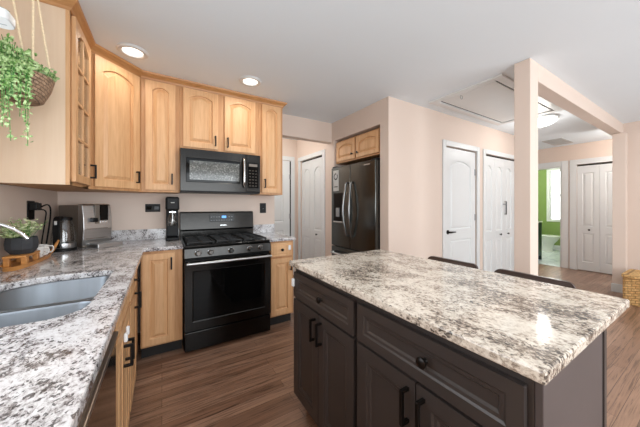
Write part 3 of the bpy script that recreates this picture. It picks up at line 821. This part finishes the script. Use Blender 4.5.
for row, z in enumerate((1.088, 1.125)):
    for k in range(9):
        x = 0.292 + k * 0.0265
        if row == 1 and 0.395 < x < 0.46: continue
        box('button_mark', (x, 0.5275, z), (x + 0.011, 0.532, z + 0.006), 'grey', bg, 0)
box('nameplate', (0.385, 0.524, 1.030), (0.455, 0.534, 1.042), 'handle_steel', bg, 0.002)
# grates
for gx0, gx1 in ((0.025, 0.245), (0.265, 0.493), (0.513, 0.733)):
    bm = bmesh.new()
    z0, z1 = 0.912, 0.936
    for y in (0.03, 0.15, 0.265, 0.38, 0.50):
        add_box(bm, (gx0, y - 0.006, z1 - 0.014), (gx1, y + 0.006, z1))
    for x in (gx0 + 0.006, (gx0 + gx1) / 2, gx1 - 0.006):
        add_box(bm, (x - 0.006, 0.024, z1 - 0.014), (x + 0.006, 0.506, z1 + (0.003 if 0 else 0)))
    for x in (gx0 + 0.006, gx1 - 0.006):
        for y in (0.03, 0.50): add_box(bm, (x - 0.007, y - 0.007, z0 - 0.001), (x + 0.007, y + 0.007, z1))
    obj('grate', bm, 'iron', t, 0.003, label='cast iron burner grate')
for x, y in ((0.135, 0.14), (0.135, 0.40), (0.379, 0.265), (0.623, 0.14), (0.623, 0.40)):
    bm = bmesh.new(); add_lathe(bm, [(0.05, 0.911), (0.045, 0.920), (0.034, 0.921), (0.034, 0.928), (0.02, 0.930)], 20, (x, y, 0))
    obj('burner', bm, 'iron', t, 0, True)

# ------------------------------------------------------------------ microwave
t = thing('microwave', 'black stainless over-the-range microwave under the short cabinet', 'microwave', (0.146, 2.69, 1.382))
W, H = 0.756, 0.411
box('body', (0, 0.03, 0.004), (W, YB - 2.69, H), 'black', t, 0.003)
bm = bmesh.new(); panel_face(bm, 0.60, H - 0.02, 0.03, [(0.045, 0.545, 0.08, 0.31, 0)], [(0, 0), (0.004, 0.003)])
d = obj('door', bm, 'blacksteel', t, 0.004, loc=(0.0, 0.03, 0.012))
box('window', (0.049, -0.0285, 0.084), (0.541, -0.0255, 0.306), 'blackglass', d, 0)
box('window_screen', (0.075, -0.030, 0.105), (0.535, -0.0280, 0.285), 'mwin', d, 0, label='grey microwave window screen with painted reflection specks')
bm = bmesh.new()
add_tube(bm, smooth_path([(0.575, -0.03, 0.055), (0.575, -0.062, 0.085), (0.575, -0.07, 0.18), (0.575, -0.068, 0.25), (0.575, -0.062, 0.315), (0.575, -0.03, 0.345)], 4), 0.0125, 12)
obj('handle', bm, 'handle_steel', d, 0, True, label='curved steel door handle')
box('control_panel', (0.603, 0.0, 0.012), (W, 0.03, H - 0.008), 'blacksteel', t, 0.004)
box('keypad', (0.618, -0.003, 0.055), (0.735, 0.002, 0.325), 'blackglass', t, 0.002)
box('display', (0.632, -0.005, 0.28), (0.722, 0.001, 0.308), 'taupe', t, 0.001)
for r_ in range(6):
    for c_ in range(3): box('key_mark', (0.634 + c_ * 0.032, -0.0045, 0.075 + r_ * 0.032), (0.652 + c_ * 0.032, -0.001, 0.079 + r_ * 0.032), 'taupe', t, 0)
box('vent_strip', (0.0, 0.012, -0.004), (W, 0.30, 0.012), 'black', t, 0.002)

# ------------------------------------------------------------------ refrigerator
t = thing('refrigerator', 'black stainless french-door refrigerator with ice dispenser set in the wall niche', 'refrigerator', (2.03, 3.012, 0), -90)
W = 0.88
box('cabinet', (0.008, 0.075, 0.02), (W - 0.008, 0.80, 1.765), 'black', t, 0.004)
def fdoor(x0, x1, z0, z1, name):
    bm = bmesh.new()
    n = 8; pts = []
    for k in range(n + 1):
        x = x0 + (x1 - x0) * k / n
        pts.append((x, 0.012 * (abs(2 * (x / W) - 1)) ** 2.5))
    pts += [(x1, 0.07), (x0, 0.07)]
    add_prism(bm, pts, z0, z1)
    return obj(name, bm, 'blacksteel_v', t, 0.008, True)
ld = fdoor(0.0, W / 2 - 0.003, 0.70, 1.775, 'door'); rd = fdoor(W / 2 + 0.003, W, 0.70, 1.775, 'door')
fz = fdoor(0.0, W, 0.06, 0.69, 'freezer_drawer')
for o_, x, s in ((ld, W / 2 - 0.05, -1), (rd, W / 2 + 0.05, 1)):
    bm = bmesh.new()
    add_tube(bm, smooth_path([(x - s * 0.0, 0.0, 0.86), (x, -0.035, 0.90), (x + s * 0.012, -0.07, 1.18), (x, -0.035, 1.50), (x, 0.0, 1.54)], 6), 0.014, 12)
    obj('handle', bm, 'darksteel', o_, 0, True, label='curved steel door handle')
bm = bmesh.new(); add_tube(bm, smooth_path([(0.08, 0.0, 0.615), (0.10, -0.05, 0.615), (W / 2, -0.07, 0.615), (W - 0.10, -0.05, 0.615), (W - 0.08, 0.0, 0.615)], 6), 0.014, 12)
obj('handle', bm, 'handle_steel', fz, 0, True, label='horizontal steel freezer handle')
bm = bmesh.new()
add_box(bm, (0.07, -0.004, 1.02), (0.30, 0.012, 1.42))
dsp = obj('dispenser', bm, 'blackglass', ld, 0.006, label='black ice and water dispenser')
box('dispenser_lever', (0.15, -0.02, 1.10), (0.22, -0.003, 1.22), 'grey', ld, 0.006)
box('dispenser_tray', (0.08, -0.012, 1.02), (0.29, 0.0, 1.04), 'steel', ld, 0.003)
box('label_sticker', (0.07, -0.0035, 1.45), (0.19, 0.012, 1.73), 'ventgrey', ld, 0, label='pale grey paper sticker with dark ring')
bm = bmesh.new()
for k in range(24):
    a0, a1 = 2 * math.pi * k / 24, 2 * math.pi * (k + 1) / 24
    if 3 <= k <= 4: continue
    vs = [bm.verts.new((0.13 + r_ * math.cos(a), -0.0042, 1.645 + r_ * 1.0 * math.sin(a))) for a, r_ in ((a0, 0.03), (a1, 0.03), (a1, 0.047), (a0, 0.047))]
    bm.faces.new(vs)
obj('printed_ring', bm, 'black', ld)
box('printed_line', (0.085, -0.0042, 1.50), (0.175, -0.0034, 1.512), 'black', ld, 0)
box('nameplate', (0.70, -0.001, 1.725), (0.80, 0.012, 1.737), 'handle_steel', rd, 0.001)
for x in (0.06, W - 0.06):
    for y in (0.12, 0.72):
        bm = bmesh.new(); add_lathe(bm, [(0.02, 0.0), (0.02, 0.025)], 12, (x, y, 0)); obj('foot', bm, 'black', t)
for x in (0.0, W - 0.09): box('hinge_cap', (x, 0.03, 1.765), (x + 0.09, 0.14, 1.795), 'black', t, 0.005)

# ------------------------------------------------------------------ island
IX, IY = 0.70, 1.42
def island_unit(label, y, w, latch_it=False, end=False):
    t = thing('island_cabinet', label, 'cabinet', (IX, y, 0), -90, 'dark island cabinets')
    box('body', (0.0, 0, 0.105), (w, 0.465, 0.880), 'island', t, 0.002)
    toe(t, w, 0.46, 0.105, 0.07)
    d = door_leaf('drawer', t, 0.012, 0.708, w - 0.024, 0.148, 'island', SHAKER, 0.035, 0)
    knob(d, (w - 0.024) / 2 + 0.035, 0.078, r=0.017)
    if latch_it: latch(d, 0.008, 0.085, s=0.024)
    dw = (w - 0.028) / 2
    for x, hx in ((0.012, dw - 0.028), (0.016 + dw, 0.028)):
        d = door_leaf('door', t, x, 0.125, dw, 0.572, 'island', SHAKER, 0.052, 0)
        pull(d, hx, 0.43, 0.115)
    return t
island_unit('far dark espresso island cabinet with drawer and two doors, white latch on its corner', IY, 0.592, True)
it = island_unit('near dark espresso island cabinet with wide drawer, next to the plain end panel', IY - 0.593, 0.592)
box('end_panel', (0.592, 0.0, 0.0), (0.608, 0.462, 0.880), 'island_panel', it, 0.002, label='plain espresso end panel')
box('corner_trim', (0.590, 0.462, 0.0), (0.612, 0.488, 0.880), 'island', it, 0.002)
bm = bmesh.new(); add_box(bm, (0.668, 0.205, CT0), (1.448, 1.452, CT1))
tag(obj('countertop', bm, 'granite', None, 0.006), 'rectangular cream granite countertop on the dark island', 'countertop', 'granite countertops')

# counter stools behind the island
def stool(x, y, label, w=0.37):
    t = thing('counter_stool', label, 'stool', (x, y, 0), 0, 'counter stools')
    bm = bmesh.new(); add_box(bm, (-0.36, -w / 2, 0.60), (0.0, w / 2, 0.64)); obj('seat', bm, 'chairwood', t, 0.012)
    pts = rounded_rect(-w / 2, w / 2, 0.66, 0.868, [0.035, 0.035, 0.02, 0.02], 6)
    bm = bmesh.new(); fr = []; bk = []
    a = [bm.verts.new((0.02 - 0.045 * (1 - (2 * y_ / w) ** 2) * -1, y_, z_)) for y_, z_ in pts]
    b = [bm.verts.new((v.co.x + 0.022, v.co.y, v.co.z)) for v in a]
    bm.faces.new(a); bm.faces.new(list(reversed(b)))
    for i in range(len(a)):
        j = (i + 1) % len(a); bm.faces.new((a[i], a[j], b[j], b[i]))
    obj('backrest', bm, 'chairwood', t, 0.004)
    for sx in (-0.33, -0.02):
        for sy in (-1, 1):
            bm = bmesh.new(); x1 = sx + (0.03 if sx > -0.1 else -0.03)
            add_tube(bm, [(x1, sy * (w / 2 - 0.005), 0), (sx, sy * (w / 2 - 0.03), 0.605)] + ([(0.025, sy * (w / 2 - 0.03), 0.70)] if sx > -0.1 else []), [0.013, 0.018, 0.014][:3 if sx > -0.1 else 2], 10)
            obj('leg', bm, 'chairwood', t, 0, True)
    bm = bmesh.new()
    for sy in (-1, 1): add_tube(bm, [(-0.345, sy * (w / 2 - 0.015), 0.22), (-0.005, sy * (w / 2 - 0.015), 0.22)], 0.009, 8)
    add_tube(bm, [(-0.345, -w / 2 + 0.015, 0.22), (-0.345, w / 2 - 0.015, 0.22)], 0.009, 8)
    obj('footrest', bm, 'chairwood', t, 0, True)
stool(1.72, 1.07, 'dark wooden counter stool behind the island nearer the refrigerator')
stool(1.72, 0.605, 'dark wooden counter stool behind the island nearer the pillar')

# ------------------------------------------------------------------ counter appliances
# coffee machine in the corner: local -y = front
t = thing('coffee_machine', 'steel-fronted espresso machine with taupe sides in the counter corner', 'coffee machine', (-0.53, 2.705, CT1), 40)
W, D, H = 0.205, 0.325, 0.35
bm = bmesh.new(); add_box(bm, (0.003, 0.012, 0.0), (W - 0.003, D, H - 0.008)); obj('body', bm, 'taupe', t, 0.012)
bm = bmesh.new()
prof = [(0.012, 0.02), (0.0, 0.06), (-0.008, 0.15), (-0.004, 0.25), (0.012, H - 0.01), (0.03, H), (0.06, H), (0.06, 0.02)]
a = [bm.verts.new((0, y, z)) for y, z in prof]; b = [bm.verts.new((W, y, z)) for y, z in prof]
bm.faces.new(a); bm.faces.new(list(reversed(b)))
for i in range(len(prof)):
    j = (i + 1) % len(prof); bm.faces.new((a[i], b[i], b[j], a[j]))
obj('front_panel', bm, 'steel', t, 0.003, label='brushed steel front')
box('display_panel', (0.115, -0.012, 0.215), (0.175, 0.02, 0.345), 'blackglass', t, 0.004, label='black control display')
box('spout', (0.045, -0.045, 0.205), (0.082, 0.0, 0.24), 'black', t, 0.006, label='black coffee spout')
box('chrome_strip', (0.078, -0.010, 0.19), (0.112, 0.02, 0.345), 'taupe', t, 0.003)
bm = bmesh.new()
for k in range(3): add_lathe(bm, [(0.006, -0.016), (0.006, -0.006)], 10, (0.123 + k * 0.02, 0, 0.203), 'y')
obj('button', bm, 'chrome', t, 0, True)
bm = bmesh.new(); add_box(bm, (0.02, -0.014, 0.07), (0.17, 0.0, 0.074)); add_box(bm, (0.02, -0.014, 0.15), (0.17, 0.0, 0.154)); obj('seam', bm, 'taupe', t)
box('drip_tray', (0.03, -0.125, 0.0), (W + 0.012, 0.02, 0.034), 'steel', t, 0.004, label='steel drip tray')
box('drip_grid', (0.04, -0.115, 0.0335), (W + 0.002, -0.012, 0.037), 'grey', t, 0.001)
# kettle
t = thing('electric_kettle', 'glass electric kettle with black handle and steel base in front of the coffee machine', 'kettle', (-0.632, 2.665, CT1))
bm = bmesh.new(); add_lathe(bm, [(0.075, 0), (0.075, 0.015), (0.068, 0.022)], 28); obj('power_base', bm, 'black', t, 0, True)
bm = bmesh.new(); add_lathe(bm, [(0.07, 0.022), (0.072, 0.03), (0.071, 0.058), (0.069, 0.06)], 28); obj('steel_band', bm, 'steel', t, 0, True)
bm = bmesh.new(); add_lathe(bm, [(0.069, 0.06), (0.068, 0.12), (0.058, 0.19), (0.048, 0.23)], 28, close=False); obj('glass_body', bm, 'kettleglass', t, 0, True)
bm = bmesh.new(); add_lathe(bm, [(0.049, 0.228), (0.05, 0.24), (0.045, 0.252), (0.01, 0.256)], 28); obj('lid', bm, 'black', t, 0, True)
bm = bmesh.new()
dr = Vector((-0.12, -0.993, 0)); sd = Vector((0.993, -0.12, 0))
pp = smooth_path([dr * 0.045 + Vector((0, 0, 0.245)), dr * 0.075 + Vector((0, 0, 0.25)), dr * 0.105 + Vector((0, 0, 0.22)), dr * 0.105 + Vector((0, 0, 0.10)), dr * 0.092 + Vector((0, 0, 0.04)), dr * 0.07 + Vector((0, 0, 0.04))], 5)
rings = []
for i, p in enumerate(pp):
    q = pp[min(i + 1, len(pp) - 1)] - pp[max(i - 1, 0)]; q.normalize(); nn = sd.cross(q).normalized()
    rings.append([bm.verts.new(p + sd * a_ + nn * b_) for a_, b_ in ((-0.017, -0.009), (0.017, -0.009), (0.017, 0.009), (-0.017, 0.009))])
for a, b in zip(rings, rings[1:]):
    for k in range(4):
        l = (k + 1) % 4; bm.faces.new((a[k], a[l], b[l], b[k]))
bm.faces.new(list(reversed(rings[0]))); bm.faces.new(rings[-1])
obj('handle', bm, 'black', t, 0.003, True)
p = dr * 0.1145; box('switch_label', (p.x - 0.007, p.y - 0.007, 0.20), (p.x + 0.007, p.y + 0.007, 0.228), 'ventgrey', t, 0.002)
# soda maker
t = thing('soda_maker', 'slim black soda maker with clear bottle left of the range back guard', 'soda maker', (0.03, 2.84, CT1))
W = 0.115
box('base', (0, 0.0, 0), (W, 0.20, 0.03), 'black', t, 0.008)
box('column', (0.006, 0.09, 0.03), (W - 0.006, 0.20, 0.40), 'black', t, 0.01)
box('head', (0, -0.005, 0.29), (W, 0.205, 0.422), 'black', t, 0.016)
bm = bmesh.new(); add_lathe(bm, [(0.036, 0.145), (0.04, 0.155), (0.04, 0.215), (0.03, 0.245), (0.014, 0.27), (0.013, 0.292)], 20, (W / 2, 0.043, 0)); obj('bottle', bm, 'kettleglass', t, 0, True, label='clear bottle')
bm = bmesh.new(); add_tube(bm, [(W / 2, 0.043, 0.18), (W / 2, 0.043, 0.291)], 0.006, 10); add_box(bm, (W / 2 - 0.028, 0.03, 0.270), (W / 2 + 0.028, 0.05, 0.278)); obj('nozzle', bm, 'handle_steel', t, 0)
box('nameplate', (0.042, -0.0065, 0.362), (0.073, 0.0, 0.370), 'ventgrey', t, 0.001)

# wooden tray with planter, mugs
t = thing('wooden_tray', 'bamboo tray with curved end handle on the counter by the left wall', 'tray', (-0.68, 2.225, CT1))
bm = bmesh.new(); lp = [(0.062 * math.copysign(abs(math.cos(a)) ** 0.7, math.cos(a)), 0.27 * math.copysign(abs(math.sin(a)) ** 0.9, math.sin(a))) for a in [2 * math.pi * k / 40 for k in range(40)]]
loops = [[bm.verts.new((x * s, y * s2, z)) for x, y in lp] for s, s2, z in ((0.92, 0.95, 0.0), (1.0, 1.0, 0.022), (0.92, 0.97, 0.022), (0.86, 0.94, 0.01))]
for a, b in zip(loops, loops[1:]):
    for k in range(40):
        l = (k + 1) % 40; bm.faces.new((a[k], a[l], b[l], b[k]))
bm.faces.new(list(reversed(loops[0]))); bm.faces.new(loops[-1])
obj('board', bm, 'bamboo', t, 0, True)
bm = bmesh.new()
pp = smooth_path([(0.03, 0.235, 0.018), (0.035, 0.275, 0.035), (0.045, 0.305, 0.07), (0.052, 0.318, 0.092)], 4)
for s in (1,): add_tube(bm, pp, [0.012 - 0.006 * i / len(pp) for i in range(len(pp))], 10)
obj('handle', bm, 'bamboo', t, 0, True)
t = thing('planter_stand', 'short wooden stand with block legs under the charcoal pot', 'stand', (-0.68, 2.145, CT1 + 0.010))
box('shelf_board', (-0.045, -0.10, 0.044), (0.045, 0.10, 0.056), 'bamboo', t, 0.003)
for y in (-0.075, 0.075):
    for x in (-0.033, 0.033): box('leg', (x - 0.012, y - 0.014, 0.0), (x + 0.012, y + 0.014, 0.0445), 'bamboo', t, 0.003)

def leaf(bm, p, d, n, L, Wd, curl=0.2):
    d = d.normalized(); s = d.cross(n).normalized(); n = s.cross(d).normalized()
    c = [p, p + d * L * 0.35 + s * Wd * 0.5 - n * L * 0.02, p + d * L * 0.75 + s * Wd * 0.4 - n * L * curl * 0.5, p + d * L - n * L * curl,
         p + d * L * 0.75 - s * Wd * 0.4 - n * L * curl * 0.5, p + d * L * 0.35 - s * Wd * 0.5 - n * L * 0.02]
    mid = p + d * L * 0.55 + n * L * 0.04
    vs = [bm.verts.new(q) for q in c]; m = bm.verts.new(mid)
    for i in range(6): bm.faces.new((vs[i], vs[(i + 1) % 6], m))
def rv():
    while True:
        v = Vector((random.uniform(-1, 1), random.uniform(-1, 1), random.uniform(-1, 1)))
        if 0.1 < v.length < 1: return v.normalized()

t = thing('potted_plant', 'charcoal bowl planter with pale green leafy plant on the wooden tray', 'plant', (-0.682, 2.145, CT1 + 0.066))
bm = bmesh.new(); add_lathe(bm, [(0.045, 0), (0.066, 0.03), (0.069, 0.06), (0.064, 0.095), (0.058, 0.095), (0.058, 0.08)], 10)
obj('pot', bm, 'pot', t, 0.003)
bm = bmesh.new(); add_lathe(bm, [(0.0585, 0.079), (0.02, 0.086)], 16); obj('soil', bm, 'soil', t)
bm = bmesh.new(); bs = bmesh.new()
for k in range(46):
    a = random.uniform(0, 2 * math.pi); rr = random.uniform(0.02, 0.07); hh = random.uniform(0.03, 0.11)
    ex = random.uniform(0.5, 1.35)
    p0 = Vector((math.cos(a) * rr * 0.6, math.sin(a) * rr * 0.6, 0.08)); p1 = Vector((math.cos(a) * rr * 1.3 * ex, math.sin(a) * rr * 1.9 * ex, 0.08 + hh))
    p1.x = max(-0.08, p1.x)
    add_tube(bs, [p0, (p0 + p1) / 2 + Vector((0, 0, 0.012)), p1], 0.0012, 5)
    for j in range(9):
        q = p0.lerp(p1, random.uniform(0.5, 1.05)) + rv() * 0.012
        d_ = rv(); d_.z = abs(d_.z) * 0.5
        q.x = max(-0.078, q.x)
        if q.x < -0.06: d_.x = abs(d_.x)
        leaf(bm, q, d_, Vector((0, 0, 1)) + rv() * 0.4, random.uniform(0.018, 0.034), random.uniform(0.012, 0.02))
obj('stems', bs, 'leafdark', t); obj('foliage', bm, 'leafpale', t)

def mug(loc, rz, label):
    t = thing('mug', label, 'mug', loc, rz, 'mugs on the tray')
    bm = bmesh.new(); add_lathe(bm, [(0.026, 0), (0.030, 0.004), (0.034, 0.07), (0.031, 0.07), (0.027, 0.008), (0.0005, 0.008)], 24, close=False)
    obj('cup', bm, 'mug', t, 0, True)
    bm = bmesh.new(); add_tube(bm, smooth_path([(0.031, 0, 0.058), (0.05, 0, 0.056), (0.054, 0, 0.036), (0.045, 0, 0.018), (0.030, 0, 0.016)], 4), 0.004, 8)
    obj('handle', bm, 'mug', t, 0, True)
mug((-0.675, 2.325, CT1 + 0.010), 20, 'white mug with brown print on the tray beside the charcoal planter')
mug((-0.678, 2.415, CT1 + 0.010), 20, 'white mug with brown print at the far end of the tray by its handle')
t = thing('glass_bottle', 'small clear bottle with silver cap on the counter beside the tray', 'bottle', (-0.70, 1.92, CT1))
bm = bmesh.new(); add_lathe(bm, [(0.021, 0), (0.023, 0.004), (0.023, 0.03), (0.012, 0.038), (0.012, 0.042)], 20); obj('body', bm, 'kettleglass', t, 0, True)
bm = bmesh.new(); add_lathe(bm, [(0.014, 0.042), (0.014, 0.062), (0.010, 0.066)], 20); obj('cap', bm, 'whiteplastic', t, 0, True)

# outlets
def outlet(label, loc, rz, w, h, kind):
    t = thing('wall_plate', label, kind, loc, rz, 'black wall plates')
    box('plate', (-w / 2, -0.006, -h / 2), (w / 2, 0, h / 2), 'black', t, 0.002)
    return t
t = outlet('black double outlet plate on the left wall with cords plugged in', (XL, 2.545, 1.222), 90, 0.11, 0.13, 'outlet')
box('plug', (-0.045, -0.045, 0.0), (-0.005, -0.005, 0.055), 'black', t, 0.005)
box('plug', (0.005, -0.045, 0.0), (0.045, -0.005, 0.05), 'black', t, 0.005)
bm = bmesh.new(); add_tube(bm, smooth_path([(-0.725, 2.57, 1.245), (-0.71, 2.64, 1.26), (-0.715, 2.715, 1.22), (-0.73, 2.745, 1.10), (-0.745, 2.74, 0.96), (-0.745, 2.73, 0.921)], 6), 0.005, 8)
tag(obj('power_cord', bm, 'black', None, 0, True), 'black power cord looping from the left-wall outlet down to the coffee machine', 'cord', 'appliance cords')
bm = bmesh.new(); add_tube(bm, smooth_path([(-0.725, 2.52, 1.23), (-0.705, 2.58, 1.215), (-0.72, 2.63, 1.15), (-0.745, 2.66, 1.0), (-0.75, 2.67, 0.921)], 6), 0.004, 8)
tag(obj('power_cord', bm, 'black', None, 0, True), 'thin black power cord dropping from the outlet behind the kettle', 'cord', 'appliance cords')
t = outlet('wide black outlet plate on the back wall left of the soda maker', (-0.078, YB, 1.228), 0, 0.127, 0.08, 'outlet')
for x in (-0.032, 0.032): box('socket', (x - 0.022, -0.008, -0.018), (x + 0.022, -0.004, 0.018), 'blackglass', t, 0.003)
t = outlet('black switch plate on the back wall right of the range', (1.068, YB, 1.22), 0, 0.078, 0.122, 'switch')
box('rocker', (-0.016, -0.010, -0.033), (0.016, -0.004, 0.033), 'black', t, 0.002)
box('screw', (-0.004, -0.0115, -0.012), (0.004, -0.005, -0.004), 'grey', t, 0.001)

# ------------------------------------------------------------------ hanging planter, shelf
t = thing('hanging_planter', 'woven hanging planter on cotton ropes with trailing green plant, by the pale cabinet side', 'plant', (-0.56, 1.75, 1.74))
bm = bmesh.new(); add_lathe(bm, [(0.06, 0.0), (0.075, 0.01), (0.10, 0.07), (0.112, 0.125), (0.102, 0.125), (0.09, 0.07), (0.06, 0.02)], 24)
obj('basket', bm, 'bark', t, 0, True)
bm = bmesh.new(); add_lathe(bm, [(0.1005, 0.108), (0.03, 0.122)], 20); obj('soil', bm, 'soil', t)
bm = bmesh.new(); top = CEIL - 1.74
for p0, p1 in (((0.024, 0.0, 0.10), (-0.055, 0.0, top)), ((0.045, -0.02, 0.12), (0.041, 0.0, top)), ((0.098, 0.02, 0.12), (0.030, 0.0, top)), ((0.012, 0.09, 0.12), (0.036, 0.02, top))):
    add_tube(bm, [p0, p1], 0.0045, 8)
obj('rope', bm, 'rope', t, 0, True)
bm = bmesh.new()
for x in (-0.055, 0.038): add_lathe(bm, [(0.016, top - 0.012), (0.016, top)], 12, (x, 0.004, 0))
obj('hook', bm, 'handle_steel', t)
bm = bmesh.new(); bs = bmesh.new()
def sprig(path, n, L):
    add_tube(bs, path, 0.0014, 5)
    for k in range(n):
        u = random.uniform(0.02, 1) * (len(path) - 1); i = min(int(u), len(path) - 2)
        q = path[i].lerp(path[i + 1], u - i) + rv() * 0.008
        d_ = rv(); leaf(bm, q, d_, rv(), random.uniform(0.7, 1.2) * L, random.uniform(0.5, 0.75) * L)
for k in range(150):      # mound
    a = random.uniform(0, 2 * math.pi); rr = random.uniform(0.0, 0.10)
    up = random.uniform(0.02, 0.135) if math.cos(a) * rr < 0.03 else random.uniform(0.02, 0.07)
    p0 = Vector((math.cos(a) * rr, math.sin(a) * rr, 0.115)); p1 = p0 * 1.2; p1.z = 0.115 + up
    if p1.x < -0.02: p1.z += 0.03
    sprig(smooth_path([p0, (p0 + p1) / 2 + rv() * 0.01, p1], 2), 12, 0.022)
for k in range(46):      # trailing strands
    a = R(random.choice([random.uniform(185, 300), random.uniform(230, 275), random.uniform(150, 210)])); ln = random.choice([0.10, 0.14, 0.18, 0.22, 0.33])
    x, y = math.cos(a), math.sin(a)
    pth = smooth_path([(x * 0.09, y * 0.09, 0.12), (x * 0.12, y * 0.12, 0.135), (x * 0.135, y * 0.135, 0.08), (x * 0.132 + random.uniform(-.01, .01), y * 0.132, 0.12 - ln)], 5)
    sprig([Vector(p) for p in pth], int(16 + ln * 170), 0.017)
for x, y, ln in ((0.055, -0.11, 0.34), (0.05, -0.115, 0.24), (-0.01, -0.125, 0.27), (0.0, -0.12, 0.22), (-0.055, -0.115, 0.27), (-0.045, -0.11, 0.24), (0.03, -0.115, 0.18)):
    pth = smooth_path([(x * 0.8, y * 0.75, 0.12), (x, y, 0.132), (x * 1.1, y * 1.08, 0.06), (x * 1.06, y * 1.06, 0.12 - ln)], 6)
    sprig(pth, int(20 + ln * 190), 0.016)
obj('stems', bs, 'leafdark', t); obj('foliage', bm, 'leaf', t)

t = thing('wall_shelf', 'narrow white rounded shelf above the sink at the upper left edge', 'shelf', (XL, 1.180, 1.836))
lp = rounded_rect(0.0, 0.362, 0.0, 0.084, [0.03, 0.004, 0.004, 0.02], 6)
bm = bmesh.new(); add_prism(bm, lp, 0.0, 0.03); obj('board', bm, 'white', t, 0.008, seg=4)
box('groove', (0.03, 0.05, -0.001), (0.345, 0.053, 0.002), 'grey', t, 0)
t = thing('potted_plant', 'potted plant with broad glossy green leaf standing on the white shelf', 'plant', (-0.62, 1.222, 1.866))
bm = bmesh.new(); add_lathe(bm, [(0.035, 0), (0.047, 0.07), (0.042, 0.07), (0.035, 0.055)], 20); obj('pot', bm, 'ceramic', t, 0, True)
bm = bmesh.new()
for dx, dy, dz, L in ((1, 0.04, -0.02, 0.205), (0.2, -1, 0.5, 0.14), (-0.3, -0.8, 0.9, 0.13), (0.6, -0.7, 0.6, 0.13), (-0.2, 0.1, 1, 0.12)):
    leaf(bm, Vector((0, 0, 0.040 if dz < .1 else 0.055)), Vector((dx, dy, dz)), Vector((0, 0, 1)) + Vector((-dx, -dy, 0)) * 0.1, L, 0.06, 0.10)
leaf(bm, Vector((0, -0.02, 0.055)), Vector((0.25, -0.115, -0.03)), Vector((-.1, .05, 1)), 0.275, 0.05, 0.16)
obj('foliage', bm, 'leafdark', t)

# ------------------------------------------------------------------ far things
t = thing('wicker_basket', 'woven seagrass lidded basket on the floor by the right-hand wall', 'basket', (5.00, 0.335, 0))
bm = bmesh.new(); add_prism(bm, rounded_rect(0, 0.5, 0, 0.44, 0.04), 0, 0.335); obj('body', bm, 'wicker', t, 0.012)
bm = bmesh.new(); add_prism(bm, rounded_rect(-0.01, 0.51, -0.01, 0.45, 0.045), 0.335, 0.38); obj('lid', bm, 'wicker', t, 0.012)

t = thing('toilet', 'white toilet against the green bathroom wall beside the dark vanity', 'toilet', (8.9, 2.95, 0.004), -90)
# local +x -> -Y (front), local y -> +X
def ell(cx, rx, ry, z, n=28): return [(cx + rx * math.cos(2 * math.pi * k / n), ry * math.sin(2 * math.pi * k / n), z) for k in range(n)]
bm = bmesh.new(); loops = [[bm.verts.new(p) for p in ell(*a)] for a in ((0.20, 0.17, 0.10, 0.0), (0.20, 0.155, 0.09, 0.10), (0.22, 0.17, 0.11, 0.22), (0.25, 0.23, 0.17, 0.34), (0.26, 0.245, 0.185, 0.40))]
for a, b in zip(loops, loops[1:]):
    for k in range(28):
        l = (k + 1) % 28; bm.faces.new((a[k], a[l], b[l], b[k]))
bm.faces.new(list(reversed(loops[0]))); bm.faces.new(loops[-1]); obj('bowl', bm, 'ceramic', t, 0, True)
bm = bmesh.new(); a = [bm.verts.new(p) for p in ell(0.26, 0.25, 0.19, 0.40)]; b = [bm.verts.new(p) for p in ell(0.26, 0.25, 0.19, 0.435)]
bm.faces.new(list(reversed(a))); bm.faces.new(b)
for k in range(28):
    l = (k + 1) % 28; bm.faces.new((a[k], a[l], b[l], b[k]))
obj('lid', bm, 'ceramic', t, 0.008, True)
box('tank', (-0.20, -0.2, 0.38), (0.0, 0.2, 0.76), 'ceramic', t, 0.02); box('tank_lid', (-0.21, -0.21, 0.76), (0.01, 0.21, 0.79), 'ceramic', t, 0.008)
box('base', (-0.15, -0.09, 0.0), (0.06, 0.09, 0.38), 'ceramic', t, 0.02)
t = thing('bathroom_vanity', 'dark teal bathroom vanity with white top at the edge of the doorway', 'vanity', (7.03, 2.37, 0.004))
box('body', (0, 0, 0.10), (0.44, 0.85, 0.85), 'teal', t, 0.004)
box('top', (-0.01, -0.012, 0.85), (0.455, 0.86, 0.885), 'ceramic', t, 0.004)
for x in (0.0, 0.39):
    for y in (0.0, 0.80): box('leg', (x, y, 0), (x + 0.05, y + 0.05, 0.10), 'teal', t, 0.002)
